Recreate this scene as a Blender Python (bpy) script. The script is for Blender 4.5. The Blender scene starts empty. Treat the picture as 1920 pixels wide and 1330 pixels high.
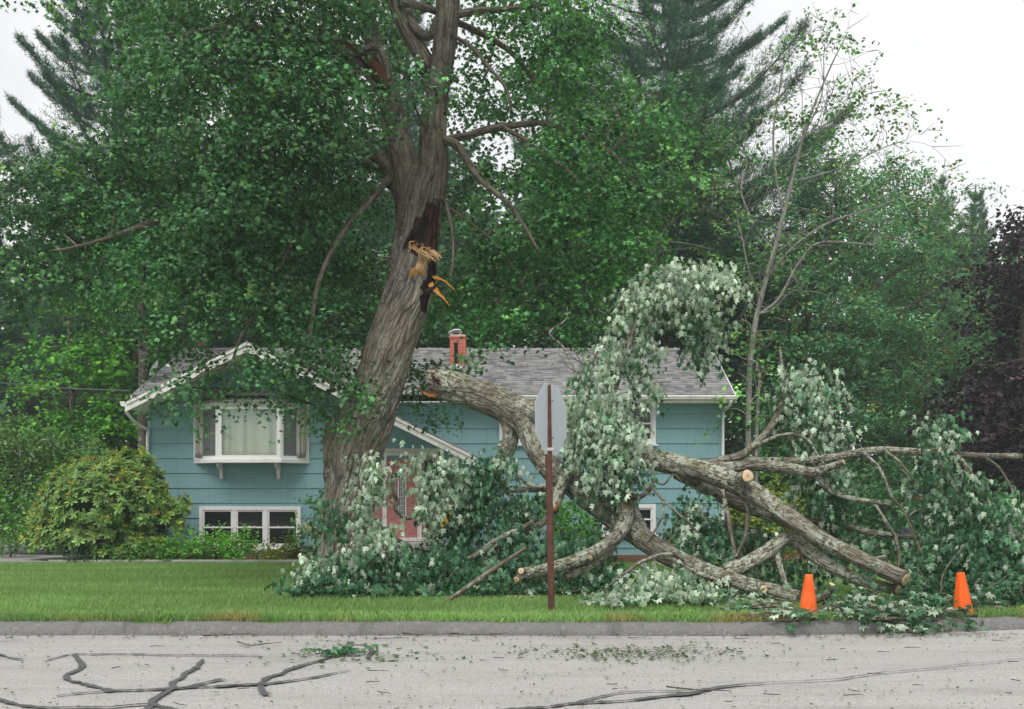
import bpy, math, random
import numpy as np
from mathutils import Vector, Matrix

# ------------------------------------------------------------------ camera, sky, sun, exposure
sc = bpy.context.scene
COL = sc.collection
F_PX, CX, HY, CAM_H = 1867.0, 960.0, 940.0, 1.32
cam_d = bpy.data.cameras.new('camera'); cam = bpy.data.objects.new('camera', cam_d); COL.objects.link(cam)
cam.location = (0, 0, CAM_H); cam.rotation_euler = (math.radians(90), 0, 0)
cam_d.sensor_width = 36; cam_d.lens = 36 * F_PX / 1920; cam_d.shift_y = (HY - 665) / 1920
cam_d.clip_start = 0.05; cam_d.clip_end = 3000
sc.camera = cam
SUN_EL, SUN_AZ = 58, 200        # azimuth: where the sun stands, clockwise from +Y
w = bpy.data.worlds.new('World'); sc.world = w; w.use_nodes = True
nt = w.node_tree; nt.nodes.clear()
def wn(t, **k):
    n = nt.nodes.new(t)
    for a, v in k.items(): setattr(n, a, v)
    return n
sky = wn('ShaderNodeTexSky', sky_type='NISHITA', sun_disc=False)
sky.sun_elevation = math.radians(SUN_EL); sky.sun_rotation = math.radians(SUN_AZ)
tc = wn('ShaderNodeTexCoord'); nz = wn('ShaderNodeTexNoise')
nz.inputs['Scale'].default_value = 2.2; nz.inputs['Detail'].default_value = 5; nz.inputs['Roughness'].default_value = .55
nt.links.new(tc.outputs['Generated'], nz.inputs['Vector'])
rp = wn('ShaderNodeMapRange'); nt.links.new(nz.outputs['Fac'], rp.inputs['Value'])
rp.inputs['From Min'].default_value = .36; rp.inputs['From Max'].default_value = .52
rp.inputs['To Min'].default_value = .62; rp.inputs['To Max'].default_value = .985
mx = wn('ShaderNodeMix', data_type='RGBA')
nt.links.new(rp.outputs[0], mx.inputs['Factor']); nt.links.new(sky.outputs[0], mx.inputs['A'])
mx.inputs['B'].default_value = (8.0, 8.05, 8.1, 1)
bg = wn('ShaderNodeBackground'); bg.inputs['Strength'].default_value = .115
out = wn('ShaderNodeOutputWorld'); nt.links.new(mx.outputs['Result'], bg.inputs['Color']); nt.links.new(bg.outputs[0], out.inputs['Surface'])
sun_d = bpy.data.lights.new('sun', 'SUN'); sun_d.energy = 2.6; sun_d.angle = math.radians(38); sun_d.color = (1, .965, .91)
sun = bpy.data.objects.new('sun', sun_d); COL.objects.link(sun)
az, el = math.radians(SUN_AZ), math.radians(SUN_EL)
sdir = Vector((math.sin(az) * math.cos(el), math.cos(az) * math.cos(el), math.sin(el)))
sun.rotation_euler = sdir.to_track_quat('Z', 'Y').to_euler()
sc.view_settings.view_transform = 'Standard'; sc.view_settings.look = 'None'
sc.view_settings.exposure = 0.20; sc.view_settings.gamma = 1
sc.render.engine = 'CYCLES'
sc.cycles.use_adaptive_sampling = False; sc.cycles.max_bounces = 6; sc.cycles.diffuse_bounces = 3; sc.cycles.glossy_bounces = 2
sc.cycles.transmission_bounces = 4; sc.cycles.transparent_max_bounces = 6

# ------------------------------------------------------------------ helpers
def P(px, py, Y): return np.array(((px - CX) / F_PX * Y, Y, CAM_H - (py - HY) / F_PX * Y))
def M(px, Y): return px / F_PX * Y            # pixels to metres at a depth
def lin(r, g, b):
    f = lambda c: c / 12.92 if c <= .04045 else ((c + .055) / 1.055) ** 2.4
    return np.array((f(r / 255), f(g / 255), f(b / 255)))
def unit(v): return v / np.maximum(np.linalg.norm(v, axis=-1, keepdims=True), 1e-9)

def _hash(i, j, k, s):
    h = (i * 374761393 + j * 668265263 + k * 2147483647 + s * 974634777) & 0xffffffff
    h = ((h ^ (h >> 13)) * 1274126177) & 0xffffffff
    h = ((h ^ (h >> 16)) * 2246822519) & 0xffffffff
    return ((h ^ (h >> 15)) & 0xffffff) / float(0xffffff)
def vnoise(p, s=0):
    p = np.asarray(p, float); i = np.floor(p).astype(np.int64); f = p - i; f = f * f * (3 - 2 * f)
    r = 0
    for a in (0, 1):
        for b in (0, 1):
            for c in (0, 1):
                wgt = (f[..., 0] if a else 1 - f[..., 0]) * (f[..., 1] if b else 1 - f[..., 1]) * (f[..., 2] if c else 1 - f[..., 2])
                r = r + wgt * _hash(i[..., 0] + a, i[..., 1] + b, i[..., 2] + c, s)
    return r
def fnoise(p, s=0, o=3):
    r, a, t = 0, 1., 0
    for k in range(o):
        r = r + a * vnoise(np.asarray(p) * 2 ** k, s + k); t += a; a *= .5
    return r / t

def mesh_np(name, V, loops, counts, attrs=None):
    me = bpy.data.meshes.new(name)
    V = np.ascontiguousarray(V, np.float32); loops = np.ascontiguousarray(loops, np.int32); counts = np.ascontiguousarray(counts, np.int32)
    me.vertices.add(len(V)); me.vertices.foreach_set('co', V.ravel())
    me.loops.add(len(loops)); me.loops.foreach_set('vertex_index', loops)
    me.polygons.add(len(counts)); st = np.zeros(len(counts), np.int32); st[1:] = np.cumsum(counts)[:-1]
    me.polygons.foreach_set('loop_start', st)
    for an, (ty, arr) in (attrs or {}).items():
        at = me.attributes.new(an, ty, 'POINT')
        at.data.foreach_set('color' if ty == 'FLOAT_COLOR' else ('vector' if ty == 'FLOAT_VECTOR' else 'value'), np.ascontiguousarray(arr, np.float32).ravel())
    me.update(calc_edges=True); me.validate()
    return me
def wloc(o):
    v = Vector((0, 0, 0))
    while o is not None: v = v + Vector(o.location); o = o.parent
    return v
def link(name, me, mat, parent=None, smooth=False):
    o = bpy.data.objects.new(name, me); COL.objects.link(o)
    if mat is not None: me.materials.append(mat)
    if parent is not None:
        o.parent = parent; off = wloc(parent)
        me.transform(Matrix.Translation(-off))
    if smooth: me.polygons.foreach_set('use_smooth', np.ones(len(me.polygons), bool))
    return o
def tag(o, label, cat, group=None):
    o['label'] = label; o['category'] = cat
    if group: o['group'] = group
    return o
def thing(name, label, cat, loc, group=None):
    o = bpy.data.objects.new(name, None); COL.objects.link(o); o.location = tuple(float(x) for x in loc)
    o.empty_display_size = .2
    return tag(o, label, cat, group)
def kind(o, k): o['kind'] = k; return o

class MB:
    """polygon collector for built things"""
    def __init__(s): s.v = []; s.f = []
    def add(s, vs, fs):
        n = len(s.v); s.v += [tuple(map(float, p)) for p in vs]; s.f += [[i + n for i in f] for f in fs]; return s
    def box(s, x0, x1, y0, y1, z0, z1):
        x0, x1 = min(x0, x1), max(x0, x1); y0, y1 = min(y0, y1), max(y0, y1); z0, z1 = min(z0, z1), max(z0, z1)
        return s.add([(x0,y0,z0),(x1,y0,z0),(x1,y1,z0),(x0,y1,z0),(x0,y0,z1),(x1,y0,z1),(x1,y1,z1),(x0,y1,z1)],
                     [(0,3,2,1),(4,5,6,7),(0,1,5,4),(1,2,6,5),(2,3,7,6),(3,0,4,7)])
    def hexa(s, p): return s.add(p, [(0,3,2,1),(4,5,6,7),(0,1,5,4),(1,2,6,5),(2,3,7,6),(3,0,4,7)])
    def poly(s, vs): return s.add(vs, [list(range(len(vs)))])
    def prism(s, poly, d):                    # polygon (3-D points) pushed along d
        n = len(poly); a = [np.array(p, float) for p in poly]; b = [p + np.array(d) for p in a]
        return s.add(a + b, [list(range(n))[::-1], [i + n for i in range(n)]] + [(i, (i + 1) % n, (i + 1) % n + n, i + n) for i in range(n)])
    def lathe(s, prof, c=(0, 0, 0), axis=(0, 0, 1), n=24, cap=True):
        ax = unit(np.array(axis, float)); t = np.array((1., 0, 0)) if abs(ax[0]) < .9 else np.array((0, 1., 0))
        u = unit(np.cross(ax, t)); v = np.cross(ax, u); vs = []; fs = []
        for r, h in prof:
            for k in range(n):
                a = 2 * math.pi * k / n; vs.append(np.array(c) + ax * h + r * (math.cos(a) * u + math.sin(a) * v))
        for i in range(len(prof) - 1):
            for k in range(n): fs.append((i*n+k, i*n+(k+1)%n, (i+1)*n+(k+1)%n, (i+1)*n+k))
        if cap: fs.append(list(range(n))[::-1]); fs.append([(len(prof)-1)*n+k for k in range(n)])
        return s.add(vs, fs)
    def build(s, name, mat, parent=None, smooth=False, bevel=0):
        me = bpy.data.meshes.new(name); me.from_pydata(s.v, [], s.f)
        o = link(name, me, mat, parent)
        import bmesh
        bm = bmesh.new(); bm.from_mesh(me); bmesh.ops.recalc_face_normals(bm, faces=bm.faces); bm.to_mesh(me); bm.free()
        if smooth: me.polygons.foreach_set('use_smooth', np.ones(len(me.polygons), bool))
        if bevel:
            m = o.modifiers.new('bevel', 'BEVEL'); m.width = bevel; m.segments = 2; m.limit_method = 'ANGLE'
        return o

def spline(pts, rad, step):
    """Catmull-Rom through points with radii, sampled every `step` metres"""
    pts = np.asarray(pts, float); rad = np.asarray(rad, float)
    q = np.concatenate([pts, rad[:, None]], 1)
    q = np.concatenate([2 * q[:1] - q[1:2], q, 2 * q[-1:] - q[-2:-1]])
    o = []
    for i in range(1, len(q) - 2):
        n = max(2, int(np.linalg.norm(q[i+1, :3] - q[i, :3]) / step)); t = np.linspace(0, 1, n, endpoint=False)[:, None]
        a, b, c, d = q[i-1], q[i], q[i+1], q[i+2]
        o.append(.5 * (2*b + (c-a)*t + (2*a-5*b+4*c-d)*t**2 + (3*b-a-3*c+d)*t**3))
    o.append(q[-2:-1]); o = np.concatenate(o)
    return o[:, :3], np.maximum(o[:, 3], .0015)

class Tubes:
    """tapering bark tubes gathered into one mesh, with a 'bark' coordinate that runs along the grain"""
    def __init__(s): s.V = []; s.L = []; s.B = []; s.n = 0; s.nodes = []; s.ends = []
    def add(s, pts, rad, sides=8, step=None, disp=0, twist=.0, seed=0, lump=.06, flare=None, jag=0, log=True):
        rad = np.asarray(rad, float)
        step = step or max(.03, float(rad.mean()) * 1.2)
        C, R = spline(pts, rad, step)
        n = len(C); T = unit(np.gradient(C, axis=0))
        u = np.cross(T[0], (0, 0, 1.)) if abs(T[0, 2]) < .95 else np.cross(T[0], (0, 1., 0)); u = u / np.linalg.norm(u)
        U = np.zeros((n, 3))
        for i in range(n):
            u = u - T[i] * np.dot(u, T[i]); u = u / np.linalg.norm(u); U[i] = u
        W = np.cross(T, U)
        S = np.concatenate([[0], np.cumsum(np.linalg.norm(np.diff(C, axis=0), axis=1))])
        th = np.linspace(0, 2 * np.pi, sides, endpoint=False)[None, :] ; thT = th + twist * S[:, None]
        cs, sn = np.cos(thT), np.sin(thT)
        r0 = max(float(rad.max()), .02)
        bc = np.stack([cs * r0, sn * r0, np.broadcast_to(S[:, None], cs.shape) * .17], -1)
        rr = np.broadcast_to(R[:, None], cs.shape).copy()
        if lump: rr *= 1 + lump * (fnoise(np.stack([np.cos(th + 0 * S[:, None]) * 1.1, np.sin(th + 0 * S[:, None]) * 1.1, np.broadcast_to(S[:, None] / r0 * .35, cs.shape)], -1) + seed * 7.3, seed) - .5) * 2
        if flare is not None: rr *= flare(S[:, None], th)
        if disp:
            g = vnoise(bc * np.array((11, 11, 15.)), seed + 3); g2 = vnoise(bc * np.array((31, 31, 40.)), seed + 5)
            ridge = 1 - np.abs(2 * g - 1); rr += disp * ((ridge ** 1.4 - .5) + .45 * (g2 - .5))
        V = C[:, None, :] + rr[..., None] * (np.cos(th)[..., None] * U[:, None, :] + np.sin(th)[..., None] * W[:, None, :])
        if jag:
            k = max(2, int(n * .0) + 3)
            jn = vnoise(np.stack([np.cos(th[0]) * 4, np.sin(th[0]) * 4, 0 * th[0]], -1), seed + 9)
            V[0] -= T[0] * (jag * (jn - .35))[:, None]
            V[1] -= T[0] * (jag * .5 * (jn - .35))[:, None]
        base = s.n; idx = (np.arange(n)[:, None] * sides + np.arange(sides)[None, :]) + base
        nx = np.roll(idx, -1, axis=1)
        q = np.stack([idx[:-1], nx[:-1], nx[1:], idx[1:]], -1).reshape(-1, 4)
        s.V.append(V.reshape(-1, 3)); s.B.append(bc.reshape(-1, 3)); s.L.append((q.ravel(), np.full(len(q), 4)))
        cv = np.stack([C[0] , C[-1]]); s.V.append(cv); s.B.append(np.stack([bc[0].mean(0), bc[-1].mean(0)]))
        c0, c1 = base + n * sides, base + n * sides + 1
        t0 = np.stack([np.full(sides, c0), nx[0], idx[0]], -1); t1 = np.stack([np.full(sides, c1), idx[-1], nx[-1]], -1)
        s.L.append((np.concatenate([t0, t1]).ravel(), np.full(2 * sides, 3))); s.n += n * sides + 2
        if log:
            for i in range(0, n, max(1, n // 12)): s.nodes.append((C[i], R[i]))
            s.nodes.append((C[-1], R[-1]))
        s.ends.append((C[0], -T[0], R[0], C[-1], T[-1], R[-1]))
        return s
    def build(s, name, mat, parent=None):
        me = mesh_np(name, np.concatenate(s.V), np.concatenate([a for a, b in s.L]), np.concatenate([b for a, b in s.L]), {'bark': ('FLOAT_VECTOR', np.concatenate(s.B))})
        return link(name, me, mat, parent, smooth=True)

# leaf outlines: (across, along, up)
def _half(pts, fold):
    v = [(0, 0, 0), (0, 1, 0)] + [(x, y, -fold * x) for x, y in pts] + [(-x, y, -fold * x) for x, y in pts]
    k = len(pts); return np.array(v, float), [[0] + [2 + i for i in range(k)] + [1], [1] + [2 + k + i for i in range(k)][::-1] + [0]]
TEMPL = {
    'maple': _half([(.18, -.07), (.45, .05), (.30, .25), (.52, .52), (.18, .55)], .4),
    'broad': _half([(.34, .28), (.30, .66)], .35),
    'kite': _half([(.36, .42)], .4),
    'lance': _half([(.17, .35), (.14, .75)], .3),
    'needle': (np.array([(-.045, 0, 0), (.045, 0, 0), (0, 1, .0)], float), [[0, 1, 2]]),
    'blade': (np.array([(-.06, 0, 0), (.06, 0, 0), (.03, .6, .06), (0, 1, .22), (-.03, .6, .06)], float), [[0, 1, 2, 4], [4, 2, 3]]),
}
_w = [(0, 0, 0), (0, .5, .07), (0, 1, -.2)] + [q for sx in (1, -1) for q in ((sx * .17, -.06, -.05), (sx * .40, .04, -.24), (sx * .28, .26, -.10), (sx * .46, .50, -.36), (sx * .17, .56, -.04))]
TEMPL['wilt'] = (np.array(_w, float), [[0, 3, 4, 5, 1], [1, 5, 6, 7, 2], [0, 1, 10, 9, 8], [1, 2, 12, 11, 10]])
class Leaves:
    def __init__(s): s.a = []
    def add(s, p, d, n, z, c): s.a.append((p, d, n, z, c)); return s
    def count(s): return sum(len(a[0]) for a in s.a)
    def build(s, name, tmpl, mat, parent=None):
        p, d, n, z, c = (np.concatenate([a[i] for a in s.a]) for i in range(5))
        tv, tf = TEMPL[tmpl]; K = len(tv); N = len(p)
        t = unit(d); b = unit(np.cross(t, n)); m = np.cross(b, t)
        V = p[:, None, :] + z[:, None, None] * (tv[None, :, 0:1] * b[:, None] + tv[None, :, 1:2] * t[:, None] + tv[None, :, 2:3] * m[:, None])
        fl = np.concatenate([np.array(f) for f in tf]); fc = np.array([len(f) for f in tf])
        L = (np.arange(N)[:, None] * K + fl[None, :]).ravel(); cn = np.tile(fc, N)
        ca = np.ones((N, K, 4)); ca[..., :3] = c[:, None, :]
        me = mesh_np(name, V.reshape(-1, 3), L, cn, {'tint': ('FLOAT_COLOR', ca.reshape(-1, 4))})
        return link(name, me, mat, parent)

def pal(rng, n, cols, wts, var=.22):
    cols = np.array(cols); wts = np.array(wts, float); k = rng.choice(len(cols), n, p=wts / wts.sum())
    return cols[k] * np.exp(rng.normal(0, var, (n, 1)))
def sprays(rng, C, R, n, per, size, cols, wts, droop=.25, up=1.0, length=.45, shell=.45, mask=.0, mscale=1.3, leaf_var=.16, hang=0., mseed=1, side=.8, layer=None):
    C = np.asarray(C, float); R = np.asarray(R, float)
    d = unit(rng.normal(size=(n, 3))); r = rng.random(n) ** shell
    c = C + R * d * r[:, None]
    lc = None
    if layer:                                  # boughs: flattened drooping discs of sprays
        lr, lt, ln = layer; K = max(3, n // ln); kk = rng.integers(0, K, n); dk = unit(rng.normal(size=(K, 3))); rk = rng.random(K) ** shell; ck = C + R * dk * rk[:, None]
        a = rng.uniform(0, 6.283, n); q = lr * np.sqrt(rng.random(n)); out = dk[kk] * np.array((1, 1, 0))
        off = np.c_[np.cos(a) * q, np.sin(a) * q, rng.normal(0, lt, n) - .35 * q * q / lr] ; off[:, 2] -= .45 * (off * out).sum(1)
        c = ck[kk] + off; d = unit(unit(np.c_[np.cos(a), np.sin(a), 0 * a]) * .7 + dk[kk] * .5); lc = np.exp(rng.normal(0, .2, K))[kk]
    if mask:
        k0 = len(c); k = fnoise(c * mscale, mseed, 2) > mask; c = c[k]; d = d[k]; n = len(c); lc = lc[k] if lc is not None else None
    if n == 0: return
    ax = unit(d * np.array((1, 1, .5)) + rng.normal(size=(n, 3)) * .5 + np.array((0, 0, -droop)))
    sd = unit(np.cross(ax, (0, 0, 1.)) + rng.normal(size=(n, 3)) * .2)
    col = pal(rng, n, cols, wts)
    if lc is not None: col = col * lc[:, None]
    o = []
    for j in range(per):
        t = (j + rng.random(n)) / per * length; sg = 1 if j % 2 else -1
        p = c + ax * t[:, None] + rng.normal(size=(n, 3)) * .045
        dl = unit(ax * .5 + sd * sg * side + rng.normal(size=(n, 3)) * .4 + np.array((0, 0, -droop - hang)))
        nn = unit(np.array((0, 0, up)) + rng.normal(size=(n, 3)) * .55 + d * .35)
        o.append((p, dl, nn, size * (.7 + .6 * rng.random(n)), col * np.exp(rng.normal(0, leaf_var, (n, 1)))))
    return tuple(np.concatenate([q[i] for q in o]) for i in range(5))
def put(L, *a, **k):
    r = sprays(*a, **k)
    if r is not None: L.add(*r)

# ------------------------------------------------------------------ materials
class NT:
    def __init__(s, name):
        s.m = bpy.data.materials.new(name); s.m.use_nodes = True; s.t = s.m.node_tree; s.t.nodes.clear()
        s.out = s.t.nodes.new('ShaderNodeOutputMaterial')
    def n(s, ty, ins=None, **k):
        x = s.t.nodes.new('ShaderNode' + ty)
        for a, v in k.items(): setattr(x, a, v)
        for a, v in (ins or {}).items():
            i = x.inputs[a]
            if isinstance(v, bpy.types.NodeSocket): s.t.links.new(v, i)
            else:
                if hasattr(i.default_value, '__len__') and not hasattr(v, '__len__'): v = (v,) * len(i.default_value)
                elif hasattr(i.default_value, '__len__') and len(i.default_value) == 4 and len(v) == 3: v = tuple(v) + (1,)
                i.default_value = v
        return x
    def attr(s, a): return s.n('Attribute', attribute_name=a)
    def obj(s): return s.n('TexCoord').outputs['Object']
    def noise(s, vec, scale, det=4, rough=.55): return s.n('TexNoise', {'Vector': vec, 'Scale': scale, 'Detail': det, 'Roughness': rough}).outputs['Fac']
    def map(s, vec, scale): return s.n('Mapping', {'Vector': vec, 'Scale': scale}).outputs[0]
    def ramp(s, v, a, b, lo=0., hi=1.): return s.n('MapRange', {'Value': v, 'From Min': a, 'From Max': b, 'To Min': lo, 'To Max': hi}).outputs[0]
    def mix(s, f, a, b, bt='MIX'): return s.n('Mix', {'Factor': f, 'A': a, 'B': b}, data_type='RGBA', blend_type=bt)
    def cmix(s, f, a, b, bt='MIX'):
        x = s.t.nodes.new('ShaderNodeMix'); x.data_type = 'RGBA'; x.blend_type = bt
        for i, v in ((0, f), (6, a), (7, b)):
            if isinstance(v, bpy.types.NodeSocket): s.t.links.new(v, x.inputs[i])
            else: x.inputs[i].default_value = (tuple(v) + (1,))[:4] if hasattr(v, '__len__') else v
        return x.outputs[2]
    def math(s, op, a, b=0.): return s.n('Math', {0: a, 1: b}, operation=op).outputs[0]
    def bump(s, h, st=.5, dist=.02): return s.n('Bump', {'Height': h, 'Strength': st, 'Distance': dist}).outputs[0]
    def prin(s, col, rough=.7, normal=None, spec=.3, metal=0.):
        i = {'Base Color': col, 'Roughness': rough, 'Specular IOR Level': spec, 'Metallic': metal}
        if normal is not None: i['Normal'] = normal
        p = s.n('BsdfPrincipled', i); s.t.links.new(p.outputs[0], s.out.inputs[0]); return p
def leaf_mat(name, trans=.3, rough=.45, spec=.35):
    m = NT(name); c = m.attr('tint').outputs['Color']
    nz = m.noise(m.obj(), 60, 2); c2 = m.cmix(.25, c, m.cmix(nz, (.5, .5, .5), (1.4, 1.4, 1.4)), 'MULTIPLY')
    p = m.n('BsdfPrincipled', {'Base Color': c2, 'Roughness': rough, 'Specular IOR Level': spec})
    t = m.n('BsdfTranslucent', {'Color': m.cmix(1., c2, (1.25, 1.3, .75), 'MULTIPLY')})
    x = m.n('MixShader', {0: trans}); m.t.links.new(p.outputs[0], x.inputs[1]); m.t.links.new(t.outputs[0], x.inputs[2])
    m.t.links.new(x.outputs[0], m.out.inputs[0]); return m.m
def bark_mat(name, dark, light, lichen=0., moss=0., lich_col=(.40, .44, .36), along=1., scar=False, gs=24.):
    m = NT(name); b = m.map(m.attr('bark').outputs['Vector'], (1, 1, along)); o = m.obj()
    g = m.noise(b, gs, 6, .6); g2 = m.noise(m.map(b, (1, 1, 1.7)), 70, 4, .6)
    wp = m.n('VectorMath', {0: b, 1: m.n('VectorMath', {0: m.n('TexNoise', {'Vector': b, 'Scale': 9., 'Detail': 3}).outputs['Color'], 1: (.09, .09, .09)}, operation='MULTIPLY').outputs[0]}, operation='ADD').outputs[0]
    v = m.n('TexVoronoi', {'Vector': wp, 'Scale': 15., 'Randomness': 1.}, feature='DISTANCE_TO_EDGE').outputs['Distance']
    cr = m.ramp(v, .01, .14)
    h = m.math('ADD', m.math('ADD', m.math('MULTIPLY', g, .8), m.math('MULTIPLY', g2, .25)), m.math('MULTIPLY', cr, .35))
    f = m.ramp(m.math('ADD', m.math('MULTIPLY', g, .6), m.math('MULTIPLY', g2, .4)), .40, .58)
    c = m.cmix(f, dark, light)
    c = m.cmix(m.ramp(m.noise(o, 1.6, 3), .35, .65, 0, .4), c, tuple(np.array(light) * np.array((1.1, .98, .86))))
    c = m.cmix(m.math('MULTIPLY', m.ramp(cr, 0, 1, .85, 0), m.ramp(g2, .38, .6)), c, tuple(np.array(dark) * .6))
    if moss:
        up = m.n('SeparateXYZ', {0: m.n('NewGeometry').outputs['Normal']}).outputs['Z']
        mk = m.math('MULTIPLY', m.ramp(m.noise(o, 3.5, 6, .7), .46, .58), m.ramp(up, -.05, .6))
        c = m.cmix(m.math('MULTIPLY', mk, moss), c, m.cmix(m.noise(o, 45, 3), (.05, .05, .012), (.15, .135, .035)))
    if lichen:
        lk = m.ramp(m.math('ADD', m.math('MULTIPLY', m.noise(o, 13, 6, .7), .65), m.math('MULTIPLY', m.noise(o, 42, 4, .6), .35)), .535 - .05 * lichen, .56 - .05 * lichen)
        big = m.ramp(m.noise(o, 2.1, 3), .36, .56)
        c = m.cmix(m.math('MULTIPLY', m.math('MULTIPLY', lk, big), .88), c, m.cmix(m.noise(o, 70, 3), tuple(np.array(lich_col) * .6), lich_col))
    if scar:
        zz = m.n('SeparateXYZ', {0: o}).outputs['Z']; wt = m.math('MULTIPLY', m.math('MULTIPLY', m.ramp(zz, 4.4, 5.6), m.ramp(zz, 7.6, 9.2, 1, .35)), m.ramp(m.noise(m.map(o, (1, 1, .5)), 2.2, 4), .3, .55, .45, 1))
        c = m.cmix(m.math('MULTIPLY', wt, .8), c, m.cmix(f, (.022, .019, .014), (.125, .106, .075)))
        for an, ca, cb in (('scar', (.014, .009, .007), (.085, .042, .025)), ('wet', (.008, .006, .005), (.035, .022, .015)), ('torn', (.36, .21, .09), (.66, .48, .27)), ('tear', (.33, .13, .02), (.56, .28, .07))):
            k = m.ramp(m.math('ADD', m.attr(an).outputs['Fac'], m.math('MULTIPLY', m.math('SUBTRACT', m.noise(m.map(o, (1, 1, .4)), 17, 5, .65), .5), 1.9)), .42, .56)
            c = m.cmix(k, c, m.cmix(m.ramp(m.noise(b, 34, 4), .34, .66), ca, cb))
    m.prin(c, .9, m.bump(h, 1., .035), .15)
    return m.m

def plain(name, col, rough=.6, spec=.3, var=.12, scale=6, bump=0., metal=0., bscale=60):
    m = NT(name); o = m.obj(); a = np.array(col)
    c = m.cmix(m.noise(o, scale, 5), tuple(a * (1 - var)), tuple(a * (1 + var)))
    m.prin(c, rough, m.bump(m.noise(o, bscale, 4), bump, .01) if bump else None, spec, metal); return m.m

MAT = {}
MAT['leaf'] = leaf_mat('leaf'); MAT['leaf_far'] = leaf_mat('leaf far', .25, .6, .2); MAT['needle'] = leaf_mat('needle', .12, .6, .2)
MAT['leaf_gloss'] = leaf_mat('glossy leaf', .2, .45, .4); MAT['grass'] = leaf_mat('grass', .3, .6, .2)
MAT['bark_big'] = bark_mat('furrowed bark', (.042, .037, .031), (.335, .30, .258), .30, .5, scar=True, gs=15.)
MAT['bark_fall'] = bark_mat('lichened bark', (.052, .047, .039), (.25, .228, .192), 1.0, .9, (.52, .56, .46), 1.6)
MAT['bark_twig'] = bark_mat('twig bark', (.07, .06, .048), (.22, .19, .15), .35)
MAT['bark_far'] = bark_mat('forest bark', (.05, .042, .034), (.16, .14, .115), .25)
MAT['bark_pale'] = bark_mat('pale bark', (.16, .158, .145), (.38, .375, .355), .5)
def wood_mat():
    m = NT('fresh wood'); o = m.obj(); n = m.noise(m.map(o, (1, 1, 1)), 25, 4)
    c = m.cmix(m.ramp(n, .35, .65), (.50, .32, .15), (.66, .47, .26)); m.prin(c, .75, m.bump(m.noise(o, 80, 3), .4, .01), .2); return m.m
MAT['wood'] = wood_mat()
def cut_mat():
    m = NT('sawn wood'); b = m.attr('bark').outputs['Vector']; ln = m.n('VectorMath', {0: b}, operation='LENGTH').outputs['Value']
    rg = m.n('TexWave', {'Vector': m.n('CombineXYZ', {0: m.math('ADD', ln, m.math('MULTIPLY', m.noise(b, 6, 3), .12))}).outputs[0], 'Scale': 2.6, 'Distortion': .6, 'Detail': 2}, bands_direction='X').outputs['Fac']
    c = m.cmix(rg, (.50, .36, .21), (.66, .52, .34)); c = m.cmix(m.ramp(ln, .05, .38, .85, 0), c, (.30, .17, .075)); c = m.cmix(m.ramp(ln, .86, .97), c, (.10, .08, .06))
    m.prin(c, .8, None, .2); return m.m
MAT['cut'] = cut_mat()
MAT['rot'] = plain('rotten wood', (.11, .05, .028), .9, .1, .6, 14, .6)
MAT['orange_wood'] = plain('split orange wood', (.52, .22, .045), .7, .2, .35, 12, .4)
MAT['char'] = plain('dark wet wood', (.025, .015, .011), .7, .3, .6, 8, .8, bscale=25)

def siding_mat():
    m = NT('painted shake siding'); o = m.obj()
    st = m.noise(m.map(o, (70, 70, 1.2)), 1, 3); bl = m.noise(o, .9, 4); br = m.n('TexBrick', {'Vector': m.map(m.n('CombineXYZ', {0: m.n('SeparateXYZ', {0: o}).outputs['X'], 1: m.math('SUBTRACT', m.n('SeparateXYZ', {0: o}).outputs['Z'], .219)}).outputs[0], (1, 1, 1)), 'Color1': (.90,)*3, 'Color2': (1.05,)*3, 'Mortar': (.6,)*3, 'Scale': 1., 'Mortar Size': .005, 'Brick Width': 1.22, 'Row Height': .352})
    c = m.cmix(bl, (.20, .37, .405), (.275, .455, .485)); c = m.cmix(.65, c, br.outputs['Color'], 'MULTIPLY')
    c = m.cmix(m.ramp(st, .3, .7, 0, .22), c, (.165, .315, .35))
    dk = m.ramp(m.noise(m.map(o, (9, 9, .55)), 1, 5, .65), .54, .74, 0, .3); c = m.cmix(dk, c, (.14, .21, .215))
    m.prin(c, .75, m.bump(st, .5, .01), .2); return m.m
MAT['siding'] = siding_mat()
def white_mat(name, base=(.80, .80, .80), dirt=.3):
    m = NT(name); o = m.obj(); d = m.ramp(m.noise(m.map(o, (1, 1, .5)), 5, 6, .65), .5, .75, 0, dirt)
    m.prin(m.cmix(d, base, (.42, .41, .37)), .5, m.bump(m.noise(o, 60, 3), .1, .005), .35); return m.m
MAT['white'] = white_mat('white trim paint'); MAT['worn_white'] = white_mat('worn white paint', (.78, .77, .75), .8)
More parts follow.
